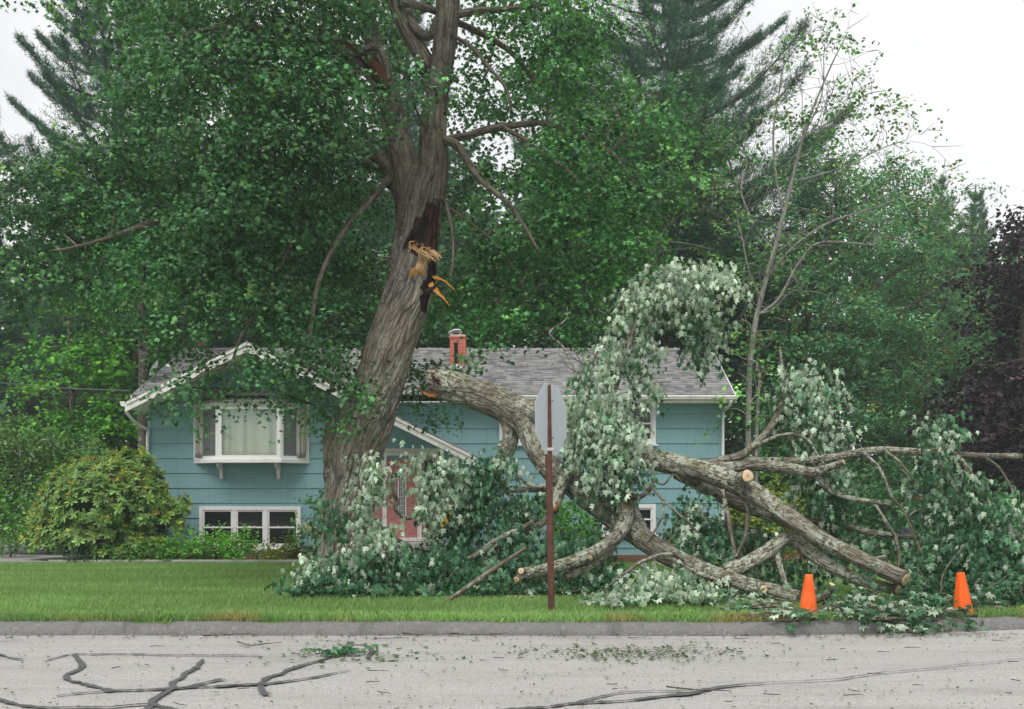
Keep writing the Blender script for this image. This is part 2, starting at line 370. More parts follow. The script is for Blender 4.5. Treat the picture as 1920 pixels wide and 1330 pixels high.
def shingle_mat():
    m = NT('asphalt shingle'); o = m.obj(); s = m.n('SeparateXYZ', {0: o})
    row = m.math('FLOOR', m.math('DIVIDE', m.math('SUBTRACT', s.outputs['Z'], 3.786), .06))
    xo = m.math('ADD', s.outputs['X'], m.math('MULTIPLY', row, .731))
    vec = m.n('CombineXYZ', {0: m.math('MULTIPLY', xo, 3.4), 1: m.math('MULTIPLY', row, 7.7)}).outputs[0]
    t = m.n('TexNoise', {'Vector': vec, 'Scale': 1., 'Detail': 2., 'Roughness': .4}).outputs['Fac']
    t2 = m.n('TexWhiteNoise', {'Vector': m.n('CombineXYZ', {0: m.math('FLOOR', m.math('MULTIPLY', xo, 5.2)), 1: row}).outputs[0]}, noise_dimensions='3D').outputs['Value']
    c = m.cmix(m.ramp(t, .38, .62), (.155, .155, .158), (.27, .268, .268)); c = m.cmix(m.ramp(t2, .70, .86, 0, .75), c, (.095, .096, .1)); c = m.cmix(m.ramp(t2, .0, .2, .5, 0), c, (.31, .31, .31))
    c = m.cmix(m.ramp(m.noise(o, .9, 4), .35, .7, 0, .3), c, (.16, .16, .155))
    c = m.cmix(.4, c, m.cmix(m.noise(o, 130, 2), (.5,)*3, (1.5,)*3), 'MULTIPLY')
    m.prin(c, .95, m.bump(m.noise(o, 200, 2), .3, .004), .1); return m.m
MAT['shingle'] = shingle_mat()
MAT['glass'] = plain('dark window glass', (.012, .018, .018), .04, .5, .1)
MAT['screen'] = plain('insect screen', (.10, .115, .125), .5, .3, .1)
def clear_glass():
    m = NT('clear pane'); t = m.n('BsdfTransparent', {'Color': (.86, .9, .88)}); g = m.n('BsdfGlossy', {'Roughness': .02, 'Color': (.8, .85, .85)})
    x = m.n('MixShader', {0: .14}); m.t.links.new(t.outputs[0], x.inputs[1]); m.t.links.new(g.outputs[0], x.inputs[2]); m.t.links.new(x.outputs[0], m.out.inputs[0]); return m.m
MAT['pane'] = clear_glass()
def mesh_screen():
    m = NT('fine mesh screen'); t = m.n('BsdfTransparent'); d = m.n('BsdfDiffuse', {'Color': (.20, .215, .22)})
    x = m.n('MixShader', {0: .45}); m.t.links.new(t.outputs[0], x.inputs[1]); m.t.links.new(d.outputs[0], x.inputs[2]); m.t.links.new(x.outputs[0], m.out.inputs[0]); return m.m
MAT['mesh_screen'] = mesh_screen()
MAT['curtain'] = plain('cream curtain', (.66, .63, .45), .9, .1, .08)
MAT['sheer'] = plain('grey curtain', (.42, .42, .38), .9, .1, .08)
MAT['door'] = plain('rose door paint', (.46, .19, .175), .55, .3, .08, 3)
def brick_mat():
    m = NT('red brick'); o = m.obj(); s = m.n('SeparateXYZ', {0: o})
    vec = m.n('CombineXYZ', {0: m.math('ADD', s.outputs['X'], s.outputs['Y']), 1: s.outputs['Z']}).outputs[0]
    br = m.n('TexBrick', {'Vector': vec, 'Color1': (.58, .17, .11), 'Color2': (.47, .12, .085), 'Mortar': (.48, .3, .25), 'Scale': 1., 'Mortar Size': .006, 'Brick Width': .2, 'Row Height': .075})
    m.prin(m.cmix(.3, br.outputs['Color'], m.cmix(m.noise(o, 7, 4), (.3, .07, .05), (.55, .16, .11))), .85, m.bump(br.outputs['Fac'], -.3, .01), .15); return m.m
MAT['brick'] = brick_mat()
MAT['metal_white'] = plain('white painted metal', (.8, .8, .8), .4, .4, .05)
MAT['metal_grey'] = plain('weathered grey metal', (.25, .26, .27), .5, .5, .2)
MAT['pipe'] = plain('sooty stovepipe', (.05, .045, .043), .6, .3, .35, 5)
MAT['concrete'] = plain('concrete', (.38, .37, .35), .9, .15, .18, 5, .3)
def road_mat():
    m = NT('worn asphalt road'); o = m.obj()
    fine = m.noise(o, 85, 3, .7); ag = m.n('TexVoronoi', {'Vector': o, 'Scale': 120.}).outputs['Color']; big = m.noise(m.map(o, (.6, 1.3, 1)), 1.1, 5, .6)
    sp = m.n('SeparateXYZ', {0: ag}).outputs['X']
    c = m.cmix(m.ramp(fine, .3, .7), (.27, .264, .252), (.565, .553, .53)); c = m.cmix(m.ramp(sp, .84, .94, 0, .6), c, (.16, .155, .15)); c = m.cmix(m.ramp(sp, .0, .1, .5, 0), c, (.62, .61, .59))
    c = m.cmix(m.ramp(big, .4, .68, 0, .42), c, (.30, .293, .28)); st = m.noise(m.map(o, (.25, 3.2, 1)), 1.6, 4)
    c = m.cmix(m.ramp(st, .5, .72, 0, .4), c, (.27, .262, .25)); dr = m.ramp(m.noise(m.map(o, (.35, .9, 1)), .9, 6, .7), .56, .66, 0, .35); c = m.cmix(dr, c, (.22, .213, .20))
    m.prin(c, .92, m.bump(m.math('ADD', fine, sp), .8, .008), .2); return m.m
MAT['road'] = road_mat()
def kerb_mat():
    m = NT('bituminous kerb'); o = m.obj(); f = m.noise(o, 90, 3, .7); b = m.noise(m.map(o, (1, 1, 2)), 2.2, 5, .65)
    c = m.cmix(m.ramp(f, .3, .7), (.12, .118, .115), (.30, .295, .287)); c = m.cmix(m.ramp(b, .45, .7, 0, .6), c, (.15, .148, .14))
    ch = m.ramp(m.noise(o, 11, 5, .7), .60, .68); c = m.cmix(m.math('MULTIPLY', ch, .55), c, (.40, .39, .37)); c = m.cmix(m.ramp(m.noise(m.map(o, (3.2, 1, 1)), 1.5, 4), .58, .72, 0, .6), c, (.085, .083, .075))
    m.prin(c, .92, m.bump(m.math('ADD', f, m.math('MULTIPLY', m.noise(o, 14, 4), 1.6)), .9, .02), .2); return m.m
MAT['kerb'] = kerb_mat()
def tar_mat():
    m = NT('crack sealant'); o = m.obj(); m.prin(m.cmix(m.noise(o, 14, 4), (.055, .055, .058), (.125, .125, .13)), .75, m.bump(m.noise(o, 60, 3), .2, .004), .3); return m.m
MAT['tar'] = tar_mat()
def lawn_mat():
    m = NT('mown lawn'); o = m.obj(); f = m.noise(o, 60, 4, .7); b = m.noise(m.map(o, (.5, 1, 1)), .8, 4); st = m.noise(m.map(o, (.2, 3, 1)), 1.2, 3)
    c = m.cmix(m.ramp(f, .3, .7), (.06, .14, .028), (.15, .27, .06)); c = m.cmix(m.ramp(b, .4, .7, 0, .5), c, (.15, .2, .05)); c = m.cmix(m.ramp(st, .5, .7, 0, .25), c, (.05, .13, .025))
    m.prin(c, .95, m.bump(f, .8, .03), .1); return m.m
MAT['lawn'] = lawn_mat()
MAT['soil'] = plain('forest floor', (.045, .05, .022), .95, .1, .5, 2, .6, bscale=8)
MAT['mulch'] = plain('bark mulch', (.12, .055, .03), .95, .1, .5, 20, .6)
MAT['rust'] = None
def rust_mat():
    m = NT('rusty steel post'); o = m.obj(); n = m.noise(o, 9, 6, .65)
    c = m.cmix(m.ramp(n, .35, .65), (.062, .028, .021), (.135, .055, .036)); c = m.cmix(m.ramp(m.noise(o, 60, 3), .55, .7, 0, .5), c, (.05, .03, .025)); m.prin(c, .75, m.bump(n, .25, .006), .35); return m.m
MAT['rust'] = rust_mat()
def alu_mat():
    m = NT('bare aluminium sign back'); o = m.obj(); b = m.ramp(m.noise(o, 5, 5, .65), .52, .66); sp = m.ramp(m.noise(o, 30, 4, .7), .5, .65)
    c = m.cmix(m.math('MULTIPLY', b, sp), (.50, .54, .58), (.68, .68, .66)); m.prin(c, .5, None, .5, .15); return m.m
MAT['alu'] = alu_mat()
MAT['sign_red'] = plain('red sign face', (.5, .02, .02), .4, .4, .05)
def cone_mat():
    m = NT('orange cone plastic'); o = m.obj(); d = m.ramp(m.noise(m.map(o, (1, 1, .6)), 16, 5, .7), .58, .68, 0, .75)
    m.prin(m.cmix(m.ramp(m.noise(o, 3.5, 3), .35, .6, .0, 1), m.cmix(.0, (.88, .105, .008), (1, 1, 1)), m.cmix(d, (.82, .125, .01), (.15, .05, .03))), .5, None, .3); return m.m
MAT['cone'] = cone_mat()
MAT['cone_dirty'] = MAT['cone']
def cone2():
    m = NT('faded cone plastic'); o = m.obj(); d = m.ramp(m.noise(m.map(o, (1, 1, .5)), 22, 6, .72), .56, .66, 0, .85); z = m.n('SeparateXYZ', {0: o}).outputs['Z']
    c = m.cmix(m.ramp(m.noise(o, 4, 4), .35, .65), (.80, .105, .01), (.90, .19, .045)); low = m.ramp(z, .02, .30, .9, .12)
    c = m.cmix(m.math('MULTIPLY', d, low), c, (.09, .04, .025)); m.prin(c, .55, m.bump(m.noise(o, 40, 3), .15, .004), .3); return m.m
MAT['cone_dirty'] = cone2()
MAT['rubber'] = plain('black rubber', (.02, .02, .021), .7, .3, .2)
MAT['wire'] = plain('black cable', (.10, .10, .10), .5, .4, .1)

# ------------------------------------------------------------------ ground, road, kerb
def kerb_y(x): return 9.75 + (.036 * np.maximum(np.asarray(x, float) - 1.6, 0) ** 2) * (np.asarray(x) < 14) + np.where(np.asarray(x) >= 14, .036 * 12.4 ** 2 + (np.asarray(x) - 14) * .89, 0) - .004 * np.minimum(np.asarray(x, float), 0)
def lawn_z(x, y):
    e = y - kerb_y(x)
    z = np.interp(e, [0, .25, 1.9, 3.4, 6, 11, 30], [.10, .117, .165, .10, .055, .035, .03])
    return z + .012 * (fnoise(np.stack([np.asarray(x, float) * .8, np.asarray(y, float) * .8, 0 * np.asarray(x, float)], -1), 4, 2) - .5)
def grid(name, xs, ys_fn, zf, mat):
    X = xs[:, None] * np.ones((1, len(ys_fn(xs[:1])[0]))); Y = ys_fn(xs); Z = zf(X, Y); n, m = X.shape
    V = np.stack([X, Y, Z], -1).reshape(-1, 3); i = np.arange(n - 1)[:, None] * m + np.arange(m - 1)[None, :]
    q = np.stack([i, i + m, i + m + 1, i + 1], -1).reshape(-1, 4)
    return link(name, mesh_np(name, V, q.ravel(), np.full(len(q), 4)), mat, None, True)
kind(MB().poly([(-900, -300, -.03), (900, -300, -.03), (900, 1500, -.03), (-900, 1500, -.03)]).build('ground', MAT['soil']), 'structure')
xs = np.concatenate([np.linspace(-60, -12, 25), np.linspace(-11.5, 14, 340), np.linspace(15, 60, 24)])
kind(grid('road', xs, lambda x: kerb_y(x)[:, None] + .02 + np.linspace(-26, 0, 30)[None, :], lambda X, Y: 0 * X + .012 * (fnoise(np.stack([X * .5, Y * .5, 0 * X], -1), 2, 2) - .5), MAT['road']), 'structure')
tl = np.concatenate([np.linspace(0.12, 4, 40), np.linspace(4.2, 13, 40)])
kind(grid('lawn', xs, lambda x: kerb_y(x)[:, None] + tl[None, :], lawn_z, MAT['lawn']), 'structure')
prof = [(-.005, -.02), (.0, .030), (.03, .070), (.07, .100), (.12, .115), (.19, .12), (.235, .114), (.24, .05)]
rng = np.random.default_rng(5)
X = xs[:, None] + 0 * np.ones((1, len(prof))); wv = (fnoise(np.stack([xs * 1.3, xs * 0, xs * 0], -1), 8, 4) - .5) * .8
wv2 = (vnoise(np.stack([xs * 7, xs * 0, xs * 0], -1), 12) - .5)
Yk = kerb_y(xs)[:, None] + np.array([p[0] for p in prof])[None, :] + .03 * wv[:, None]; Zk = np.array([p[1] for p in prof])[None, :] * (1 + .16 * wv[:, None] + .10 * wv2[:, None])
V = np.stack([X, Yk, Zk], -1).reshape(-1, 3); m_ = len(prof); i = np.arange(len(xs) - 1)[:, None] * m_ + np.arange(m_ - 1)[None, :]
q = np.stack([i, i + m_, i + m_ + 1, i + 1], -1).reshape(-1, 4)
kind(link('kerb', mesh_np('kerb', V, q.ravel(), np.full(len(q), 4)), MAT['kerb'], None, True), 'structure')
kind(MB().poly([(-40, 20.75, .047), (-9.75, 20.75, .047), (-9.75, 33, .047), (-40, 33, .047)]).build('driveway', plain('driveway asphalt', (.24, .235, .23), .9, .2, .2, 4)), 'structure')
# planting bed in front of the house
kind(MB().poly([(-9.7, 21.05, .051), (7.5, 21.05, .051), (7.5, 24.3, .051), (-9.7, 24.3, .051)]).build('planting_bed', MAT['mulch']), 'structure')
e = MB(); e.box(-9.75, -4.2, 20.93, 21.03, .02, .085); tag(e.build('bed_edging', MAT['concrete'], None, bevel=.01), 'pale low edging strip between lawn and flower bed', 'edging')

# road crack sealant
def gp(px, py): Y = CAM_H * F_PX / (py - HY); return np.array(((px - CX) / F_PX * Y, Y))
def seam(mb, pts, wid, rg):
    p = np.array([gp(*a) for a in pts]); wd = np.interp(np.linspace(0, 1, 60), np.linspace(0, 1, len(wid)), wid)
    C, _ = spline(np.c_[p, 0 * p[:, 0]], np.full(len(p), .1), .015); n = len(C); T = unit(np.gradient(C, axis=0)); N = np.c_[-T[:, 1], T[:, 0], 0 * T[:, 0]]
    wv = .43 * np.interp(np.linspace(0, 1, n), np.linspace(0, 1, 60), wd) * (1 + .9 * (vnoise(np.c_[C[:, :2] * 17, 0 * C[:, 0]], rg) - .5) + .8 * (vnoise(np.c_[C[:, :2] * 47, 0 * C[:, 0]], rg + 1) - .5))
    C = C + N * (.05 * (vnoise(np.c_[C[:, :2] * 5, 0 * C[:, 0]], rg + 3) - .5))[:, None]
    z = .0095 + .0004 * rg
    a = C + N * wv[:, None] / 2; b = C - N * wv[:, None] / 2; a[:, 2] = z; b[:, 2] = z
    mb.add(np.concatenate([a, b]), [(k, k + 1, n + k + 1, n + k) for k in range(n - 1)])
mb = MB()
for k, (pts, wid) in enumerate([
    ([(78, 1242), (100, 1236), (140, 1229), (155, 1252), (122, 1270), (160, 1284), (212, 1299)], [.03, .08, .10, .11, .09, .10, .14]),
    ([(105, 1307), (210, 1297), (330, 1293), (440, 1287), (560, 1277), (655, 1258)], [.05, .11, .14, .15, .13, .09, .03]),
    ([(660, 1205), (650, 1222), (600, 1240), (530, 1262), (485, 1286), (500, 1306)], [.14, .11, .09, .11, .13, .13]),
    ([(655, 1208), (695, 1215), (690, 1236)], [.05, .09, .08]),
    ([(140, 1228), (280, 1229), (490, 1231)], [.10, .07, .05]),
    ([(375, 1238), (370, 1252), (335, 1274), (315, 1298), (285, 1320), (275, 1345)], [.07, .09, .10, .11, .12, .12]),
    ([(318, 1294), (370, 1287), (420, 1276)], [.11, .14, .13]),
    ([(-40, 1306), (0, 1315), (80, 1329), (190, 1328), (290, 1323)], [.13, .12, .11, .09, .12]),
    ([(285, 1322), (330, 1334), (390, 1350)], [.1, .1, .12]),
    ([(500, 1287), (440, 1287), (430, 1290)], [.09, .12, .08]),
    ([(-10, 1204), (45, 1203)], [.05, .03]), ([(-10, 1228), (40, 1240)], [.08, .06])]): seam(mb, pts, wid, k)
kind(mb.build('road_seams', MAT['tar']), 'structure')
mb = MB()
for k, (pts, wid) in enumerate([
    ([(940, 1335), (1060, 1325), (1200, 1315), (1290, 1303), (1365, 1290), (1430, 1284)], [.15, .12, .10, .15, .13, .05]),
    ([(1070, 1322), (1140, 1306), (1220, 1300), (1300, 1298)], [.05, .06, .06, .06]),
    ([(1430, 1285), (1580, 1275), (1680, 1262), (1800, 1250), (1920, 1238)], [.03, .05, .035, .035, .025])]): seam(mb, pts, wid, k + 12)
kind(mb.build('road_crack', MAT['tar']), 'structure')
# ------------------------------------------------------------------ the house
FY = 23.5; ZS = FY / F_PX
hx = lambda px, Y=FY: (px - CX) / F_PX * Y
hz = lambda py, Y=FY: CAM_H - (py - HY) / F_PX * Y
house = thing('ranch_house', 'blue shake-sided ranch house with grey shingle roof behind the broken tree', 'house', (-1.8, 26, 0))
XL, XR, XA, ZA = -8.56, 4.93, -5.99, 4.94
EY, EZ, RY, RZ = 23.05, 3.79, 26.4, 5.35
mb = MB()
mb.box(XL + .02, XR - .02, FY + .03, 29.2, -.02, 3.62)
mb.prism([(XL + .03, FY + .03, 3.62), (XL + .03, 29.2, 3.62), (XL + .03, RY, 5.13)], (.1, 0, 0)); mb.prism([(XR - .13, FY + .03, 3.62), (XR - .13, 29.2, 3.62), (XR - .13, RY, 5.13)], (.1, 0, 0))
zb = [z for z in [1.275 + k * .352 for k in range(-4, 11)]]
zb = sorted([z for z in zb if z > -.2] + [3.66])
for z0, z1 in zip(zb[:-1], zb[1:]):
    if z1 <= 3.661: segs = [(XL, XL, XR, XR)]
    else:
        xr = lambda z: XA + max(0, (ZA - .17 - z)) / .5; xl = lambda z: max(XL, XA - max(0, (ZA - .17 - z)) / .5)
        if z0 > ZA - .2: continue
        segs = [(xl(z0), xl(min(z1, ZA - .17)), xr(z0), xr(min(z1, ZA - .17)))]
        z1 = min(z1, ZA - .17)
    for a0, a1, b0, b1 in segs:
        yb, yt, yk = FY - .022, FY - .003, FY + .03
        mb.hexa([(a0, yb, z0), (b0, yb, z0), (b0, yk, z0), (a0, yk, z0), (a1, yt, z1), (b1, yt, z1), (b1, yk, z1), (a1, yk, z1)])
mb.build('wall', MAT['siding'], house)
for xa, zt in ((XL - .035, 3.4), (XR - .06, 3.64)):
    tr = MB(); tr.box(xa, xa + .095, FY - .034, FY + .05, .05, zt); tr.build('corner_trim', MAT['siding'], house)
# main roof: lapped courses, plus the gable slabs
rf = MB(); n = 26; rg = random.Random(3)
for k in range(n):
    t0, t1 = k / n, (k + 1.15) / n
    for sgn in (1, -1):
        yy = lambda t: EY + (RY - EY) * t if sgn > 0 else 2 * RY - EY - (RY - EY) * t
        zz = lambda t: EZ + (RZ - EZ) * t
        xl = lambda t: -8.80 + .1 * t; xr = lambda t: 5.15 + .16 * t; t1c = min(t1, 1)
        th = .017
        rf.hexa([(xl(t0), yy(t0), zz(t0) - .02), (xr(t0), yy(t0), zz(t0) - .02), (xr(t1c), yy(t1c), zz(t1c) - .03), (xl(t1c), yy(t1c), zz(t1c) - .03),
                 (xl(t0), yy(t0), zz(t0) + th), (xr(t0), yy(t0), zz(t0) + th), (xr(t1c), yy(t1c), zz(t1c) + .001), (xl(t1c), yy(t1c), zz(t1c) + .001)])
k = 0; x = -8.7
while x < 5.2:
    rf.hexa([(x, RY - .13, RZ - .035), (x + .3, RY - .13, RZ - .05), (x + .3, RY + .13, RZ - .05), (x, RY + .13, RZ - .035), (x, RY - .02, RZ + .035), (x + .3, RY - .02, RZ + .02), (x + .3, RY + .02, RZ + .02), (x, RY + .02, RZ + .035)]); x += .26
GY = 22.5
vy = EY + (ZA - EZ) * (RY - EY) / (RZ - EZ)
rf.prism([(-8.72, GY, 3.585), (XA, GY, ZA), (XA, vy, ZA), (-8.72, 22.75, 3.585)], (0, 0, -.05))
rf.prism([(XA + .002, GY, ZA), (-.82, GY, 2.36), (-.82, FY - .01, 2.36), (-3.68, FY - .01, 3.78), (-3.68, EY, 3.785), (XA + .002, vy, ZA)], (0, 0, -.05))
rf.build('roof', MAT['shingle'], house)
# fascia, soffits, gutters
fb = MB()
def rake(x0, z0, x1, z1, y, h, th, mbx, drop=.05): mbx.prism([(x0, y, z0 - drop), (x1, y, z1 - drop), (x1, y, z1 - drop - h), (x0, y, z0 - drop - h)], (0, th, 0))
rake(-8.74, 3.575, XA, ZA, GY - .02, .19, .04, fb); rake(XA + .003, ZA, -.80, 2.35, GY - .02, .19, .04, fb)
rake(-8.70, 3.595, XA, ZA + .001, GY - .045, .06, .025, fb, .04); rake(XA + .003, ZA + .001, -.84, 2.365, GY - .045, .06, .025, fb, .04)
fb.prism([(5.17, EY, EZ - .03), (5.31, RY, RZ - .03), (5.31, RY, RZ - .2), (5.17, EY, EZ - .2)], (.03, 0, 0))
fb.prism([(-8.83, EY, EZ - .03), (-8.73, RY, RZ - .03), (-8.73, RY, RZ - .2), (-8.83, EY, EZ - .2)], (.03, 0, 0))
fb.box(-.80, 5.15, EY - .0, EY + .03, 3.60, EZ - .005)
fb.build('fascia', MAT['worn_white'], house)
sf = MB(); sf.box(-3.5, 5.1, EY + .03, FY + .02, 3.615, 3.635)
sf.prism([(-8.70, GY + .02, 3.42), (XA, GY + .02, ZA - .17), (XA, FY - .01, ZA - .17), (-8.70, FY - .01, 3.42)], (0, 0, -.015))
sf.prism([(XA + .002, GY + .02, ZA - .17), (-.84, GY + .02, 2.2), (-.84, FY - .025, 2.2), (XA + .002, FY - .025, ZA - .17)], (0, 0, -.015))
sf.build('soffit', plain('soffit paint', (.82, .82, .80), .7, .2, .08), house)
g = MB(); g.prism([(-.75, EY - .002, 3.765), (-.75, EY - .11, 3.765), (-.75, EY - .115, 3.735), (-.75, EY - .09, 3.67), (-.75, EY - .002, 3.655)], (5.95, 0, 0)); g.build('gutter', MAT['worn_white'], house); g = MB()
g.prism([(-8.76, GY + .02, 3.58), (-8.87, GY + .02, 3.58), (-8.87, GY + .02, 3.54), (-8.84, GY + .02, 3.47), (-8.76, GY + .02, 3.46)], (0, 4.0, 0))
g.build('gutter', MAT['worn_white'], house)
def downspout(pts):
    t = Tubes(); t.add(pts, [.036] * len(pts), 10, .08, lump=0); return t.build('downspout', MAT['metal_white'], house)
downspout([(-8.81, GY + .25, 3.46), (-8.80, GY + .3, 3.32), (-8.72, FY - .35, 3.12), (XL - .01, FY - .08, 2.99), (XL - .015, FY - .075, 2.8), (XL - .015, FY - .075, .25)])
downspout([(5.06, EY - .05, 3.66), (5.05, EY + .02, 3.55), (4.98, FY - .12, 3.43), (4.965, FY - .07, 3.3), (4.965, FY - .07, .1)])
# chimney, stovepipe
cY = 25.1; c0, c1 = hx(843.5, cY), hx(873, cY)
ch = MB(); ch.box(c0, c1, cY, cY + .42, 4.5, hz(629, cY)); ch.box(c0 - .015, c1 + .015, cY - .015, cY + .435, hz(634, cY), hz(630.5, cY))
ch = ch.build('chimney', MAT['brick'], house, bevel=.004)
cap = MB(); zt = hz(629, cY)
cap.box(c0 + .01, c1 - .01, cY + .01, cY + .41, zt, zt + .018)
cap.box(c0 + .03, c0 + .05, cY + .03, cY + .38, zt + .018, zt + .08); cap.box(c0 + .24, c0 + .26, cY + .03, cY + .38, zt + .018, zt + .08)
cap.prism([(c0 - .05, cY - .03, zt + .08), (c0 + .0, cY - .03, zt + .10), (c0 + .10, cY - .03, zt + .155), (c0 + .24, cY - .03, zt + .16), (c0 + .30, cY - .03, zt + .10), (c0 + .24, cY - .03, zt + .135), (c0 + .10, cY - .03, zt + .13), (c0, cY - .03, zt + .08)], (0, .46, 0))
cap.build('cap', MAT['metal_white'], ch)
px_ = hx(855, 24.9); pz = EZ + (24.9 - EY) * .4657
pp = MB(); pp.lathe([(.048, 0), (.048, hz(644, 24.9) - pz), (.058, hz(644, 24.9) - pz + .003), (.058, hz(641, 24.9) - pz)], (px_, 24.9, pz - .02), n=16)
pp = pp.build('stovepipe', MAT['pipe'], house, True)
fl = MB(); fl.lathe([(.15, -.035), (.14, .03), (.07, .07), (.052, .10)], (px_, 24.9, pz - .01), n=20); fl.build('flashing', MAT['metal_white'], pp, True)

# windows
def wbox(mbx, A, B, s0, s1, z0, z1, d0, d1):
    A = np.array(A, float); B = np.array(B, float); u = (B - A) / np.linalg.norm(B - A); nn = np.array((u[1], -u[0]))
    q = [A + u * s0 + nn * d1, A + u * s1 + nn * d1, A + u * s1 + nn * d0, A + u * s0 + nn * d0]
    mbx.hexa([(p[0], p[1], z0) for p in q] + [(p[0], p[1], z1) for p in q])
def frame(mbx, A, B, s0, s1, z0, z1, wd, d0, d1):
    wbox(mbx, A, B, s0, s0 + wd, z0, z1, d0, d1); wbox(mbx, A, B, s1 - wd, s1, z0, z1, d0, d1)
    wbox(mbx, A, B, s0 + wd, s1 - wd, z1 - wd, z1, d0, d1 - .002); wbox(mbx, A, B, s0 + wd, s1 - wd, z0, z0 + wd, d0, d1 - .002)
def double_hung(x0, x1, z0, z1, units, label=None, glass='glass', blind=False):
    A, B = (x0, FY), (x1, FY); W = x1 - x0
    fm = MB(); frame(fm, A, B, 0, W, z0, z1, .085, -.0, .075); wbox(fm, A, B, -.04, W + .04, z0 - .045, z0 - .001, 0, .095)
    uw = (W - .17) / units
    for k in range(1, units): wbox(fm, A, B, .085 + uw * k - .045, .085 + uw * k + .045, z0 + .085, z1 - .085, 0, .07)
    w_ = fm.build('window', MAT['white'], house, bevel=.004)
    if label: w_['label'] = label
    for k in range(units):
        a = .085 + uw * k + (.045 if k else 0); b = .085 + uw * (k + 1) - (.045 if k < units - 1 else 0); c, d = z0 + .085, z1 - .085; mid = (c + d) / 2
        sb = MB(); frame(sb, A, B, a + .002, b - .002, mid - .012, d - .002, .035, .005, .055); frame(sb, A, B, a + .002, b - .002, c + .002, mid + .025, .035, .005, .04)
        wbox(sb, A, B, (a + b) / 2 - .12, (a + b) / 2 - .08, mid + .026, mid + .04, .04, .06); wbox(sb, A, B, (a + b) / 2 + .08, (a + b) / 2 + .12, mid + .026, mid + .04, .04, .06)
        sb.build('sash', MAT['white'], w_)
        pb = MB(); wbox(pb, A, B, a + .037, b - .037, mid + .0235, d - .037, .02, .032); pb.build('pane', MAT[glass], w_)
        pb = MB(); wbox(pb, A, B, a + .037, b - .037, c + .037, mid - .0125, .012, .024); pb.build('pane', MAT['glass'], w_)
        if blind:
            bl = MB()
            for j in range(14): wbox(bl, A, B, a + .04, b - .04, mid + .03 + j * .024, mid + .045 + j * .024, .033, .037)
            bl.build('blind', MAT['white'], w_)
    return w_
double_hung(hx(375), hx(565), hz(1029), hz(950), 3, 'triple basement window with white sashes left of the leaning trunk')
double_hung(hx(1108), hx(1229), hz(833), hz(757), 2, None, 'glass')
double_hung(hx(936), hx(1056), hz(833), hz(757), 2, None, 'screen')
double_hung(hx(1128), hx(1229), hz(1003), hz(946), 2)
# bay window
bx0, bx1, bc0, bc1 = hx(366), hx(579), hx(408, 23.02), hx(526, 23.02); by = 23.02; z0, z1 = hz(861, by), hz(760, by)
A0, A1, A2, A3 = (bx0, FY - .03), (bc0, by), (bc1, by), (bx1, FY - .03)
fm = MB()
def segl(a, b): return math.hypot(b[0] - a[0], b[1] - a[1])
for a, b, wd in ((A0, A1, .075), (A1, A2, .09), (A2, A3, .075)): frame(fm, a, b, .002, segl(a, b) - .002, z0, z1, wd, -.08, .0)
def band(mbx, pts, zz0, zz1): mbx.prism([(p[0], p[1], zz0) for p in pts], (0, 0, zz1 - zz0))
off = .05
band(fm, [(bx0 - off, FY + .01), (bc0 - .03, by - off), (bc1 + .03, by - off), (bx1 + off, FY + .01)], z0 - .085, z0 - .002)
band(fm, [(bx0 - off, FY + .01), (bc0 - .03, by - off), (bc1 + .03, by - off), (bx1 + off, FY + .01)], z1 + .002, z1 + .075)
fm.box(bx0 - .02, bx0 + .05, FY - .06, FY + .01, z0 - .002, z1 + .002); fm.box(bx1 - .05, bx1 + .02, FY - .06, FY + .01, z0 - .002, z1 + .002)
bay = fm.build('bay_window', MAT['white'], house, bevel=.004)
for a, b in ((A0, A1), (A2, A3)):
    L = segl(a, b); mid = (z0 + z1) / 2 - .02
    sb = MB(); frame(sb, a, b, .078, L - .078, z0 + .078, mid + .02, .03, -.06, -.02); frame(sb, a, b, .078, L - .078, mid - .02, z1 - .078, .03, -.06, -.022)
    sb.build('sash', MAT['white'], bay)
    pb = MB(); wbox(pb, a, b, .109, L - .109, z0 + .109, mid - .021, -.045, -.038); wbox(pb, a, b, .109, L - .109, mid + .021, z1 - .109, -.045, -.038); pb.build('pane', MAT['pane'], bay)
for a, b in ((A0, A1), (A2, A3)):
    L = segl(a, b); pb = MB(); wbox(pb, a, b, .079, L - .079, z0 + .079, z1 - .079, -.019, -.016); pb.build('screen', MAT['mesh_screen'], bay)
L = segl(A1, A2); pb = MB(); wbox(pb, A1, A2, .092, L - .092, z0 + .092, z1 - .092, -.05, -.044); pb.build('pane', MAT['pane'], bay)
def curtain(x0, x1, y, zz0, zz1, mat, amp, fr, seed, name='curtain'):
    nx = int((x1 - x0) / .012); xs_ = np.linspace(x0, x1, nx); zs_ = np.linspace(zz0, zz1, 8)
    ph = fnoise(np.c_[xs_ * fr, 0 * xs_, 0 * xs_], seed, 2) * 22
    X = xs_[:, None] + 0 * zs_; Y = y + amp * np.sin(ph)[:, None] * (1 - .35 * (zs_[None, :] - zz0) / (zz1 - zz0)); Z = zs_[None, :] + 0 * X
    V = np.stack([X, Y, Z], -1).reshape(-1, 3); i = np.arange(nx - 1)[:, None] * 8 + np.arange(7)[None, :]; q = np.stack([i, i + 8, i + 9, i + 1], -1).reshape(-1, 4)
    o = link(name, mesh_np(name, V, q.ravel(), np.full(len(q), 4)), mat, bay, True); m = o.modifiers.new('thickness', 'SOLIDIFY'); m.thickness = .004; return o
curtain(bc0 + .03, bc1 - .03, by + .2, z0 + .04, z1 - .02, MAT['curtain'], .07, 3.6, 1)
